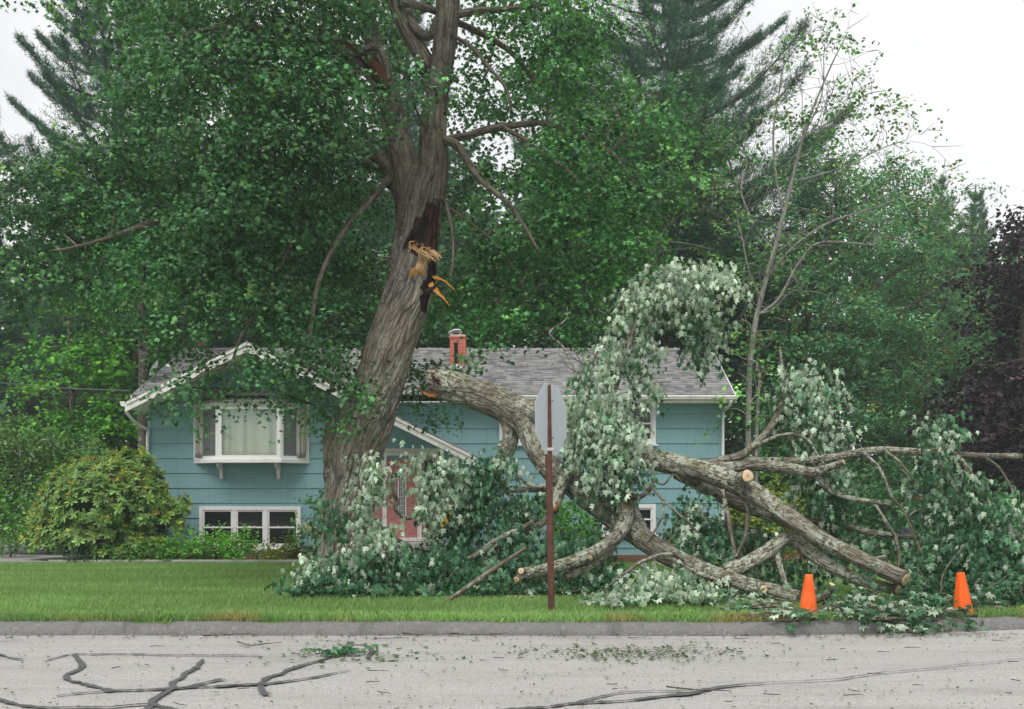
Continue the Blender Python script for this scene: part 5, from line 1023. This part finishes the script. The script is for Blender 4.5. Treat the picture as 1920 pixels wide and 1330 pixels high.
def pine(label, px, py, Y, top, hw, wid, seed, lo=.2, spread=None, dens=1., upsweep=.35, tuft=.17, group='pines behind the house', extra=()):
    """trunk at px, ground py, crown to pixel `top`; branch half-width `wid` px"""
    rg = np.random.default_rng(seed); g0 = P(px, py, Y); T0 = P(px, top, Y); H = T0[2]; o = thing('pine_tree', label, 'tree', (g0[0], Y, 0), group)
    t = Tubes(); t.add([(g0[0], Y, -.05), (g0[0] + rg.normal() * .15, Y, H * .35), (g0[0] + rg.normal() * .2, Y, H * .7), (T0[0], Y, H)], [M(hw, Y), M(hw, Y) * .85, M(hw, Y) * .5, .03], 18, .4)
    pos = []; dr = []; 
    z = H * lo; W = M(wid, Y); brs = []
    while z < H - .3:
        f = (z - H * lo) / (H - H * lo); L0 = W * (1 - f) ** .65 * (.75 + .25 * math.sin(min(1, f * 3) * math.pi / 2)) 
        a0 = rg.uniform(0, 6.28)
        for k_ in range(5): brs.append((z + rg.uniform(-.2, .2), a0 + k_ * 1.257 + rg.uniform(-.3, .3), L0 * rg.uniform(.6, 1.15)))
        z += rg.uniform(.42, .7)
    for z, a_, L0 in brs:
        d_ = np.array((math.cos(a_), math.sin(a_), 0)); s_ = np.array((g0[0] + (T0[0] - g0[0]) * z / H, Y, z)); us = upsweep * (.6 + .8 * z / H)
        pts = [s_ + d_ * L0 * q + np.array((0, 0, L0 * (us * q ** 2 - .06 * q))) for q in (0, .35, .7, 1)]; t.add(pts, [.055, .04, .025, .01], 5, .35, lump=0)
        m = int(L0 * 66 * dens) + 8; q = rg.random(m) ** .7 * .86 + .16; side = rg.normal(size=m) * .27 * L0 * (1.15 - q); sd = np.array((-d_[1], d_[0], 0))
        c = s_[None] + d_[None] * (L0 * q)[:, None] + sd[None] * side[:, None]; c[:, 2] += L0 * (us * q ** 2 - .06 * q) + np.abs(rg.normal(size=m)) * .10 + .04 * np.abs(side)
        pos.append(c); dr.append(unit(d_[None] * .6 + sd[None] * np.sign(side)[:, None] * .5 + np.array((0, 0, .55))[None] + rg.normal(size=(m, 3)) * .25))
    c = np.concatenate(pos); d_ = np.concatenate(dr); n = len(c); L_ = Leaves(); col = pal(rg, n, PINE, [3, 3, 2], .18); nn_ = 11
    for k_ in range(nn_):
        back = rg.random(n) * .25; dl = unit(d_ * .75 + unit(rg.normal(size=(n, 3))) * .85); L_.add(c - d_ * back[:, None], dl, unit(rg.normal(size=(n, 3))), tuft * (.75 + .5 * rg.random(n)), col * np.exp(rg.normal(0, .1, (n, 1))))
    t.build('trunk', MAT['bark_far'], o); L_.build('needles', 'needle', MAT['needle'], o); return o

rg = np.random.default_rng(77)
pine('sparse pine cut off by the left photo edge, leftmost of the pines', -45, 1010, 31, 90, 10, 150, 101, .3, dens=1.)
pine('tall dense pine rising at upper left behind the maple crown', 200, 1005, 31, -200, 13, 255, 102, .25, dens=1.25, upsweep=.5)
pine('blue green pine behind the left gable of the house', 470, 1005, 34, 60, 11, 190, 103, .12, dens=1.1)
pine('dark pine behind the chimney, between the maple trunk and the white pine', 760, 1005, 36, -100, 11, 220, 104, .15, dens=1.0)
pine('tall white pine with long upswept limbs above the right roof', 1250, 1000, 33, -260, 15, 370, 105, .30, dens=1.35, upsweep=.42)
pine('dark pine with drooping lower boughs behind the right roof', 1085, 1005, 38, 40, 11, 170, 106, .1, dens=1.1)
pine('slim hazy pine on the right skyline beside the purple tree', 1830, 985, 50, 345, 7, 100, 107, .2, dens=1.0, upsweep=.5)
pine('slim hazy pine on the right skyline left of the other hazy pine', 1765, 985, 52, 330, 6, 85, 108, .2, dens=1.0, upsweep=.6)
deciduous('oak_tree', 'grey green oak between the left pine and the maple crown', (265, 1005, 25), [(265, 1005, 9), (268, 700, 8), (262, 400, 6), (258, 250, 3)], scatter(rg, 300, 300, 25, 65, 110, 16, 40) + scatter(rg, 250, 480, 25, 120, 120, 18, 45), [c * 1.1 for c in FOR_M], [3, 3, 1], .15, 1.15, 121)
deciduous('young_maple_tree', 'bright green young maple left of the house above the wires', (135, 1000, 27), [(135, 1000, 6), (138, 850, 5), (132, 700, 4), (128, 600, 2)], [(128, 590, 27, 34, 32), (182, 600, 27.5, 34, 40), (90, 650, 27, 50, 42), (150, 660, 26.6, 55, 45), (205, 665, 27, 40, 42), (60, 710, 27, 50, 45), (130, 730, 26.5, 60, 45), (200, 735, 27, 50, 45), (90, 790, 26.8, 70, 45), (180, 800, 26.8, 70, 45), (140, 850, 27, 80, 40), (235, 780, 27, 30, 60)], LIME + [FOR_M[1]] , [3, 3, 1, 1.5], .12, 2.6, 122, 'bark_far', 'maple', mask=.36)
deciduous('maple_tree', 'dark green maple between the bright young maple and the left gable', (245, 1005, 29), [(245, 1005, 8), (250, 800, 7), (255, 650, 5)], scatter(rg, 285, 650, 29, 75, 110, 20, 42) + scatter(rg, 230, 800, 29, 70, 90, 12, 45), FOR_D + [FOR_M[1]], [2, 3, 2, 2], .15, 2.0, 123, tmpl='maple', mask=.36)
deciduous('ash_tree', 'leafy tree with a pale forked trunk behind the right roof', (1215, 1000, 30), [(1212, 1000, 10), (1216, 650, 10), (1222, 540, 9.5), (1228, 470, 9), (1240, 440, 7), (1262, 418, 6), (1300, 402, 5.5), (1345, 380, 5), (1380, 350, 4), (1420, 300, 2)],
          scatter(rg, 1240, 290, 30, 120, 100, 34, 42) + scatter(rg, 1150, 200, 30, 90, 90, 16, 40) + scatter(rg, 1320, 440, 30, 110, 70, 14, 42) + scatter(rg, 1180, 520, 30, 120, 80, 14, 45), FOR_M, [3, 3, 1], .16, 1.3, 124, 'bark_pale', twigs=30,
          limbs=([(1228, 475, 7), (1215, 430, 6), (1206, 380, 5), (1200, 300, 4), (1193, 220, 3)], [(1230, 460, 4), (1236, 330, 4), (1232, 250, 3), (1228, 210, 2)]))
deciduous('birch_tree', 'half bare pale-stemmed tree reaching into the white sky at right', (1405, 1000, 25), [(1400, 1000, 10), (1405, 720, 9.5), (1416, 610, 9), (1432, 540, 8.5), (1452, 470, 8), (1470, 400, 7), (1485, 340, 6), (1505, 260, 5), (1530, 190, 3.5), (1560, 120, 2.5), (1590, 60, 1.2)],
          [(1335, 340, 25, 36, 20), (1400, 345, 25, 40, 18), (1440, 195, 25, 42, 24), (1475, 215, 25, 34, 24), (1520, 235, 25, 28, 40), (1500, 75, 25, 40, 14), (1545, 60, 25, 30, 10), (1455, 110, 25, 30, 14), (1570, 180, 25, 34, 20), (1620, 190, 25, 40, 22), (1650, 230, 25, 34, 20), (1670, 200, 25, 26, 16), (1560, 90, 25, 30, 26), (1600, 150, 25, 34, 18), (1390, 600, 25, 40, 50), (1370, 520, 25, 34, 30), (1530, 300, 25, 40, 24), (1590, 260, 25, 44, 22), (1385, 700, 25, 46, 60), (1430, 650, 25, 30, 40), (1365, 420, 25, 30, 20), (1450, 560, 25.4, 40, 30)],
          [FOR_M[1], FOR_M[2], G(.12, .13, .04)], [3, 3, 1], .105, .5, 125, 'bark_pale', mask=.42, conn=.02, twigs=150, thin=.54,
          limbs=([(1470, 405, 5), (1455, 330, 4), (1450, 250, 3.5), (1460, 180, 2.5), (1470, 120, 1.5)], [(1490, 340, 4), (1530, 330, 3.2), (1590, 310, 2.5), (1650, 280, 2), (1700, 262, 1)], [(1505, 260, 3), (1560, 225, 2.5), (1620, 180, 2), (1660, 170, 1)], [(1440, 520, 5), (1480, 470, 4), (1550, 420, 4), (1640, 390, 3), (1700, 370, 2), (1760, 380, 1)], [(1424, 590, 6), (1460, 560, 5), (1500, 490, 4.5), (1540, 455, 4), (1640, 460, 3)], [(1452, 470, 3), (1420, 430, 3), (1390, 360, 2.5), (1400, 300, 2), (1370, 260, 1.5)], [(1428, 560, 3.5), (1405, 510, 3), (1390, 440, 2.5), (1380, 400, 2)], [(1500, 270, 2.5), (1540, 180, 2), (1545, 100, 1.5), (1550, 60, 1)]))
deciduous('locust_tree', 'wide feathery green tree right of the half bare tree', (1600, 1000, 31), [(1480, 1000, 11), (1500, 700, 10), (1520, 560, 8), (1550, 470, 7), (1570, 400, 4)], scatter(rg, 1590, 470, 31, 140, 190, 44, 46) + scatter(rg, 1560, 330, 31, 90, 60, 10, 40) + scatter(rg, 1540, 700, 30, 130, 140, 26, 46), FEATH, [3, 4, 2, .6], .15, 2.2, 126, tmpl='lance', mask=.36,
          limbs=([(1505, 690, 7), (1570, 620, 6), (1640, 540, 5), (1720, 480, 3)], [(1500, 720, 5), (1560, 680, 4), (1620, 630, 4), (1680, 590, 3.5), (1760, 540, 2)]))
deciduous('locust_tree', 'broad hazy green tree filling the gap left of the purple tree', (1740, 1000, 34), [(1740, 1000, 10), (1735, 750, 9), (1730, 600, 6), (1728, 450, 4)], scatter(rg, 1735, 520, 34, 110, 180, 40, 46) + scatter(rg, 1690, 800, 33, 110, 100, 20, 46) + scatter(rg, 1700, 340, 34, 60, 50, 8, 36), [c * 1.05 for c in FEATH], [3, 4, 2, .8], .15, 2.2, 127, tmpl='lance', mask=.36)
deciduous('plum_tree', 'dark purple leaved tree at the right edge of the yard', (1920, 1000, 27), [(1920, 1000, 9), (1918, 750, 8), (1920, 550, 5)], scatter(rg, 1950, 570, 27, 105, 190, 46, 48) + scatter(rg, 1870, 760, 26.5, 95, 90, 24, 44) + scatter(rg, 1870, 910, 27, 110, 70, 16, 46), PURP, [4, 3, 1.2], .14, 1.4, 128, mask=.34)
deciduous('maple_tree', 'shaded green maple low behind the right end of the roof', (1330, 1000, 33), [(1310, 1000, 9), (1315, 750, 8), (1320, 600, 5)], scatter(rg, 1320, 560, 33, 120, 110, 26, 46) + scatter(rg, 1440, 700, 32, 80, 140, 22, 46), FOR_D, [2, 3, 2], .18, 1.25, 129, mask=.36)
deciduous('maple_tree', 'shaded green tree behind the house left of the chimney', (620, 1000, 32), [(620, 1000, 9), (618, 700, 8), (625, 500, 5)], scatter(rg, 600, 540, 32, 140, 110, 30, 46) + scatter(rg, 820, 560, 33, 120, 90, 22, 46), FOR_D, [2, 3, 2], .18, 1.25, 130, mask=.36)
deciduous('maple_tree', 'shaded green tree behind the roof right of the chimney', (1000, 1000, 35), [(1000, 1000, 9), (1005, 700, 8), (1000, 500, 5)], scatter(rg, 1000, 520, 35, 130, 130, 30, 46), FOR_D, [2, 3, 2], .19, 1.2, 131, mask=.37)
deciduous('sapling_tree', 'thin leafy sapling just right of the right downspout', (1420, 1010, 23), [(1420, 1010, 4), (1418, 850, 3.5), (1425, 700, 2)], [(1420, 680, 23, 44, 40), (1400, 760, 23, 36, 50), (1445, 780, 23, 44, 60), (1410, 850, 23, 36, 50), (1470, 860, 23, 44, 50)], [FOR_M[1], FOR_M[2], G(.11, .15, .04)], [3, 2, 1], .11, .8, 132, 'bark_pale', mask=.42)

# shrubs
def shrub(label, px, py, Y, blobs, cols, wts, leaf, dens, seed, tmpl='broad', name='shrub', mask=.3, group=None, mat='leaf', per=6, drp=0., up=.8):
    return deciduous(name, label, (px, py, Y), [(px, py, 2), (px, py - 20, 1.8), (px + 1, (py + blobs[0][1]) / 2, 1)], blobs, cols, wts, leaf, dens * 2.1, seed, 'bark_twig', tmpl, group, mask, per, drp, mat=mat, conn=.012, up=up)
# rhododendron: whorls of long glossy leaves over a mound
rg2 = np.random.default_rng(55); rY = 21.9; ro = thing('rhododendron', 'large rounded rhododendron with yellow green tips at the left house corner', 'shrub', (P(200, 1050, rY)[0], rY, .04))
mounds = [(195, 950, rY, 118, 92), (235, 915, rY + .2, 72, 70), (130, 990, rY - .1, 74, 62), (270, 960, rY, 62, 62), (325, 950, rY + .1, 34, 26), (170, 1000, rY - .2, 110, 52), (300, 985, rY, 50, 40), (95, 1010, rY - .2, 50, 40), (170, 900, rY + .1, 40, 40), (255, 870, rY + .2, 36, 30), (230, 1025, rY - .3, 90, 26)]
L_ = Leaves(); t = Tubes(); g0 = P(200, 1050, rY); t.add([g0 - (0, 0, .05), g0 + (0, 0, .4), g0 + (.05, 0, .9)], [.06, .05, .03], 10, .1); nd = list(t.nodes)
for b in mounds:
    C, R = to_world(b); n = int(M(b[3], rY) * M(b[4], rY) * 560)
    d_ = unit(rg2.normal(size=(n, 3))); d_[:, 2] = np.where(d_[:, 2] < -.35, -d_[:, 2], d_[:, 2]); c = C + R * d_ * (rg2.random(n) ** .22)[:, None]; k_ = (c[:, 2] > .08) & (fnoise(c * 2.6, 6, 2) > .30); c, d_ = c[k_], d_[k_]; n = len(c)
    tip = unit(d_ + np.array((0, 0, .7)) + rg2.normal(size=(n, 3)) * .3); hot = (rg2.random(n) < .6) & (tip[:, 2] > .05)
    u_ = unit(np.cross(tip, rg2.normal(size=(n, 3)))); v_ = np.cross(tip, u_); base = pal(rg2, n, [G(.11, .23, .06), G(.15, .29, .07), G(.20, .34, .085)], [2, 3, 2], .2)
    for j in range(9):
        a_ = j * 2.4 + rg2.random(n) * .5; rad = u_ * np.cos(a_)[:, None] + v_ * np.sin(a_)[:, None]
        L_.add(c - tip * .02, unit(rad + tip * rg2.normal(.05, .25, (n, 1)) + np.array((0, 0, -.25))), tip, .15 * (.8 + .4 * rg2.random(n)), base * np.exp(rg2.normal(0, .15, (n, 1))))
    hc, ht = c[hot], tip[hot]; m = len(hc); yc = pal(rg2, m, [G(.32, .39, .07), G(.42, .40, .06), G(.42, .26, .07), G(.24, .35, .08)], [3, 1.5, .8, 4], .15)
    for j in range(6):
        a_ = j * 1.05; L_.add(hc + ht * .02, unit(ht * .8 + (u_[hot] * math.cos(a_) + v_[hot] * math.sin(a_)) * .8), unit(rg2.normal(size=(m, 3)) + ht), .10 * (.8 + .4 * rg2.random(m)), yc)
    for j in range(10): connect(t, C + R * unit(rg2.normal(size=3)) * .8, rg2, .02, .006, 5, .0, nd)
t.build('stems', MAT['bark_twig'], ro); L_.build('foliage', 'lance', MAT['leaf_gloss'], ro)
BG = 'low shrubs in the flower bed'
for k_, (px, py, Y, rx, ry, cols, lab) in enumerate([(355, 1028, 21.4, 38, 26, LIME, 'bright green low shrub under the left basement sash'), (405, 1022, 21.5, 36, 26, LIME, 'bright green mounded shrub under the middle basement sash'), (452, 1024, 21.4, 30, 26, LIME, 'upright bright green shrub under the right basement sash'), (300, 1035, 21.3, 40, 22, [c * .8 for c in LIME], 'olive low shrub at the foot of the rhododendron'), (240, 1040, 21.2, 40, 16, [c * .7 for c in LIME], 'dark low shrub in front of the rhododendron'), (505, 1040, 21.3, 26, 14, [G(.20, .26, .04), G(.16, .22, .04)], 'small yellow green ground shrub at the bed edging'), (540, 1035, 21.4, 24, 18, [G(.24, .27, .05), G(.10, .17, .03)], 'yellow tinged small shrub by the pale fallen leaves'), (165, 1040, 21.2, 40, 14, [G(.05, .11, .05), G(.07, .15, .06)], 'blue green leafy clump at the left end of the bed')]):
    shrub(lab, px, 1050, Y, [(px, py, Y, rx, ry, .35), (px - rx * .4, py + 6, Y - .1, rx * .6, ry * .7, .3), (px + rx * .4, py + 5, Y - .05, rx * .6, ry * .75, .3), (px + rx * .1, py - ry * .6, Y + .1, rx * .35, ry * .55, .25)], cols, [1] * len(cols), .065, 1.1, 300 + k_, group=BG)
shrub('loose tall shrub with pale yellow blooms between basement window and trunk', 592, 1050, 21.8, [(590, 965, 21.8, 32, 30), (580, 1000, 21.7, 30, 30), (600, 1020, 21.6, 34, 26), (575, 1030, 21.5, 28, 20), (605, 950, 21.9, 20, 20)], FOR_M, [2, 3, 2], .075, .75, 320)
yb = Leaves(); 
for q in ((575, 985), (583, 992), (592, 998), (600, 1003), (588, 1001), (570, 990)): put(yb, rg2, P(q[0], q[1], 21.4), (.07, .07, .04), 12, 4, .04, [G(.6, .55, .16), G(.5, .5, .2)], [1, 1], 0, 1, .08)
o = yb.build('yellow_blossom', 'broad', MAT['leaf'], bpy.data.objects['shrub.008'] if 'shrub.008' in bpy.data.objects else None)
shrub('bright green leafy shrub against the wall behind the fallen trunk', 1085, 1040, 21.8, [(1085, 985, 21.8, 50, 40), (1060, 1010, 21.6, 40, 40), (1120, 1000, 21.7, 40, 36), (1040, 960, 21.9, 24, 30), (1095, 950, 22, 30, 20)], LIME, [2, 2, 1], .085, 1.2, 321)
shrub('yellow green forsythia shrub right of the house under the fallen limb', 1465, 1040, 19.5, [(1465, 935, 19.5, 46, 30), (1440, 965, 19.4, 46, 36), (1500, 960, 19.6, 44, 34), (1420, 990, 19.4, 40, 30), (1480, 1000, 19.5, 60, 36), (1390, 960, 19.6, 30, 30)], [G(.17, .23, .03), G(.22, .28, .035), G(.10, .18, .03)], [2, 2, 2], .08, 1.1, 322)
shrub('low yellow green shrub at the right corner of the house wall', 1290, 1040, 21.9, [(1290, 1010, 21.9, 40, 18), (1260, 1018, 21.9, 30, 16), (1325, 990, 21.8, 26, 30)], [G(.17, .21, .03), G(.10, .17, .03), G(.22, .14, .03)], [2, 2, .5], .07, 1., 323)
shrub('pale leaved bush at the left photo edge below the wires', 30, 1010, 24.5, [(25, 830, 24.5, 44, 50), (-20, 870, 24.5, 50, 60), (130, 900, 24.6, 40, 40), (160, 850, 25, 40, 40), (60, 870, 24.5, 40, 50), (95, 850, 24.8, 34, 50), (20, 900, 24.3, 50, 40), (100, 910, 24.6, 40, 40)], [G(.12, .26, .06), G(.17, .30, .08), G(.08, .19, .05)], [2, 2, 2], .085, 1.9, 324, mask=.25)
shrub('green bush filling the gap left of the rhododendron', 90, 1020, 24, [(-20, 950, 24, 50, 60), (140, 970, 24, 40, 40), (60, 990, 23.8, 50, 30), (120, 1000, 23.8, 40, 26), (30, 950, 24, 50, 40), (80, 960, 24, 44, 40), (110, 930, 24.3, 40, 44), (20, 985, 23.8, 40, 26)], [G(.11, .29, .05), G(.15, .34, .06), G(.08, .21, .045)], [2, 2, 1.5], .08, 1.7, 325, mask=.25)
shrub('trimmed low green hedge at the left end of the lawn', 20, 1035, 22.6, [(10, 1018, 22.6, 30, 13, .4), (40, 1020, 22.5, 24, 11, .4), (-40, 1018, 22.6, 40, 13, .4)], [G(.06, .17, .03), G(.08, .2, .035)], [1, 1], .055, 1.5, 326, name='hedge')
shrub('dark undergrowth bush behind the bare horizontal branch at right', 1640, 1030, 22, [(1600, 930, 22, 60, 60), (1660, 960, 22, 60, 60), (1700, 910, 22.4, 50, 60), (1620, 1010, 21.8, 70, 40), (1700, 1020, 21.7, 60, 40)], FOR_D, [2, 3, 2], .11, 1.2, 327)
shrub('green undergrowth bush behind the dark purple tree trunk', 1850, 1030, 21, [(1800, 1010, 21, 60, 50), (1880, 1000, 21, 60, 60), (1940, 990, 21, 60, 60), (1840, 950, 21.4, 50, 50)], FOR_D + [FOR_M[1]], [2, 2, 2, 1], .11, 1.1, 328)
# far wood closing the view
rg3 = np.random.default_rng(9); L_ = Leaves()
for k_ in range(460):
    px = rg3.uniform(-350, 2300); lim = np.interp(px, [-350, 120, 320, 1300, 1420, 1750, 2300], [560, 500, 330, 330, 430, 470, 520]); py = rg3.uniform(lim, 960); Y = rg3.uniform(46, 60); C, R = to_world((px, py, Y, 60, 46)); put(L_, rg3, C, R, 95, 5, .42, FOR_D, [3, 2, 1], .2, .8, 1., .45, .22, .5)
wo = L_.build('woodland', 'broad', MAT['leaf_far'], None); kind(wo, 'stuff'); wo['label'] = 'dark far woodland closing the view behind the trees'

# ------------------------------------------------------------------ grass and litter
rg4 = np.random.default_rng(4); L_ = Leaves()
def blades(n, e0, e1, x0, x1, size, pw=1.):
    x = rg4.uniform(x0, x1, n); e = e0 + (e1 - e0) * rg4.random(n) ** pw; y = kerb_y(x) + e; z = lawn_z(x, y) - .004
    k_ = vnoise(np.c_[x * .7, y * 1.6, 0 * x], 31); k2 = vnoise(np.c_[x * .22, y * 2.4, 0 * x], 33); dry = np.clip((vnoise(np.c_[x * 1.8, y * 1.8, 0 * x], 35) - .52) * 2.2, 0, 1) * np.clip(1.3 - e * 1.6, .12, 1)
    col = np.array((.21, .345, .12))[None] * (.75 + .6 * k_[:, None]) ; col = col * (1 + .25 * (k2[:, None] - .5)) ; col = col * (1 - dry[:, None]) + np.array((.36, .32, .13)) * dry[:, None]
    col = col * np.exp(rg4.normal(0, .18, (n, 1))); d_ = unit(np.c_[rg4.normal(0, .42, n), rg4.normal(0, .42, n), np.ones(n)])
    L_.add(np.c_[x, y, z], d_, unit(rg4.normal(size=(n, 3)) * np.array((1, 1, .1))), size * (.6 + .8 * rg4.random(n)), col)
blades(30000, .17, .38, -6.5, 7, .085); blades(90000, .3, 2.2, -8, 10, .052, 1.1); blades(110000, 2., 11.2, -14, 13, .052, 1.1)
gr = L_.build('grass', 'blade', MAT['grass'], None); kind(gr, 'stuff'); gr['label'] = 'short green mown grass of the lawn and verge'
# leaf litter and twigs on the road
L_ = Leaves(); n = 900
def litter(n, fx, fy, size, cols, wts, var=.2):
    px, py = fx(n), fy(n); Y = CAM_H * F_PX / (py - HY); x = (px - CX) / F_PX * Y; ok = Y < kerb_y(x) - .02; x, Y = x[ok], Y[ok]; m = len(x)
    a_ = rg4.uniform(0, 6.28, m); L_.add(np.c_[x, Y, .016 + .008 * rg4.random(m)], np.c_[np.cos(a_), np.sin(a_), rg4.normal(0, .12, m)], unit(np.c_[rg4.normal(0, .3, (m, 2)), np.ones(m)]), size * (.5 + 1. * rg4.random(m)), pal(rg4, m, cols, wts, var))
dead = [G(.10, .085, .055), G(.17, .13, .08), G(.08, .13, .05), G(.28, .16, .07)]
litter(1000, lambda n: rg4.uniform(-100, 2000, n), lambda n: 1190 + 150 * rg4.random(n) ** 1.4, .019, dead, [4, 3, 2, .5])
litter(500, lambda n: rg4.normal(1190, 110, n), lambda n: rg4.normal(1227, 9, n), .032, [G(.05, .11, .03), G(.08, .14, .04), G(.1, .08, .04)], [3, 2, 1.5])
litter(160, lambda n: rg4.normal(660, 80, n), lambda n: rg4.normal(1228, 12, n), .04, [G(.05, .12, .04), G(.09, .16, .06)], [1, 1])
litter(500, lambda n: rg4.uniform(-50, 1950, n), lambda n: 1190 + np.abs(rg4.normal(0, 6, n)), .026, dead, [4, 3, 1, 1])
ll = L_.build('leaf_litter', 'maple', MAT['leaf'], None); kind(ll, 'stuff'); ll['label'] = 'small dead leaves and green scraps strewn over the road'
L_ = Leaves(); m = 900; x = rg4.uniform(-6, 6.5, m); y = kerb_y(x) + rg4.uniform(.0, 1.6, m); 
t = Tubes()
for k_ in range(50):
    py = 1192 + 135 * rg4.random() ** 1.5; px = rg4.uniform(-20, 1940); g = gp(px, py)
    if g[1] > kerb_y(g[0]) - .05: continue
    a_ = rg4.normal(0, .5); ln = rg4.uniform(.04, .16); p0 = np.array((g[0], g[1], .018)); d_ = np.array((math.cos(a_), math.sin(a_), 0)); t.add([p0, p0 + d_ * ln * .5 + rg4.normal(size=3) * .012 * np.array((1, 1, .3)), p0 + d_ * ln], [.0035, .003, .002], 4, .05, lump=0, log=False)
for l in ([(445, 1210), (470, 1216), (500, 1213), (528, 1211)], [(755, 1193), (800, 1196), (840, 1194), (864, 1182)], [(845, 1194), (900, 1194), (955, 1194)], [(1250, 1296), (1300, 1300), (1370, 1302)], [(380, 1197), (430, 1193), (470, 1196)]):
    q = [np.r_[gp(*a_), .02 + .02 * rg4.random()] for a_ in l]; t.add(q, np.linspace(.007, .003, len(q)), 5, .06, lump=0)
tw = t.build('road_twigs', MAT['bark_twig'], None); kind(tw, 'stuff'); tw['label'] = 'thin broken twigs strewn over the road'
g = np.r_[gp(640, 1230), .02]; sp = thing('leaf_sprig', 'small torn green leaf sprig lying on the road crack seal', 'leaf sprig', g); t = Tubes(); t.add([g - (.22, 0, 0), g, g + (.2, .03, .01)], [.005, .004, .003], 6, .04); t.build('stem', MAT['bark_twig'], sp)
L_ = Leaves(); q = list(sprays(rg4, g, (.16, .09, .01), 8, 4, .085, FALL, FALL_W, 0, 1, .15)); q[0][:, 2] = .02 + .05 * rg4.random(len(q[0])); q[1][:, 2] *= .25; q[2][:, 2] = np.abs(q[2][:, 2]) + .8; L_.add(*q); L_.build('leaves', 'wilt', MAT['leaf'], sp)
# sawdust and chips under the cuts, weeds at the kerb
L_ = Leaves()
for px, py, Y, n_ in ((1690, 1125, 10.95, 260), (1430, 1150, 10.7, 160), (972, 1125, 12, 180), (1400, 1150, 10.9, 90), (760, 1110, 13.5, 120)):
    c = P(px, py, Y); x = c[0] + rg4.normal(0, .22, n_); y = Y + rg4.normal(0, .2, n_); a_ = rg4.uniform(0, 6.28, n_); L_.add(np.c_[x, y, np.where(y > kerb_y(x) + .22, lawn_z(x, y) + .035, np.where(y > kerb_y(x), .148, .016))], np.c_[np.cos(a_), np.sin(a_), rg4.normal(0, .2, n_)], unit(np.c_[rg4.normal(0, .4, (n_, 2)), np.ones(n_)]), .022 * (.5 + rg4.random(n_)), pal(rg4, n_, [G(.62, .48, .30), G(.5, .36, .2)], [1, 1], .15))
o = L_.build('wood_chips', 'kite', MAT['leaf'], None); kind(o, 'stuff'); o['label'] = 'pale saw chips scattered on the grass under the sawn limb ends'
L_ = Leaves(); n_ = 1100; x = rg4.uniform(-6, 6.5, n_); x = x[vnoise(np.c_[x * 1.1, 0 * x, 0 * x], 71) > .5]; n_ = len(x); y = kerb_y(x) + .25 + np.abs(rg4.normal(0, .12, n_)); a_ = rg4.uniform(0, 6.28, n_)
L_.add(np.c_[x, y, lawn_z(x, y) + .03 + .04 * rg4.random(n_)], np.c_[np.cos(a_), np.sin(a_), .4 + 0 * a_], unit(np.c_[rg4.normal(0, .4, (n_, 2)), np.ones(n_)]), .045 * (.5 + rg4.random(n_)), pal(rg4, n_, [G(.13, .33, .06), G(.17, .38, .07), G(.28, .30, .1)], [3, 2, 1], .2))
o = L_.build('weeds', 'broad', MAT['leaf'], None); kind(o, 'stuff'); o['label'] = 'low broad leaved weeds along the top of the kerb'

# ------------------------------------------------------------------ damp summer air
def air():
    m = bpy.data.materials.new('damp air'); m.use_nodes = True; t = m.node_tree; t.nodes.clear(); o = t.nodes.new('ShaderNodeOutputMaterial'); v = t.nodes.new('ShaderNodeVolumePrincipled')
    v.inputs['Color'].default_value = (.90, .95, .97, 1); v.inputs['Density'].default_value = .0015; v.inputs['Anisotropy'].default_value = .2; t.links.new(v.outputs[0], o.inputs['Volume']); return m
hb = MB().box(-60, 60, -6, 75, -1.2, 27).build('haze', air(), None); kind(hb, 'stuff'); hb['label'] = 'thin damp summer air between the camera and the far trees'
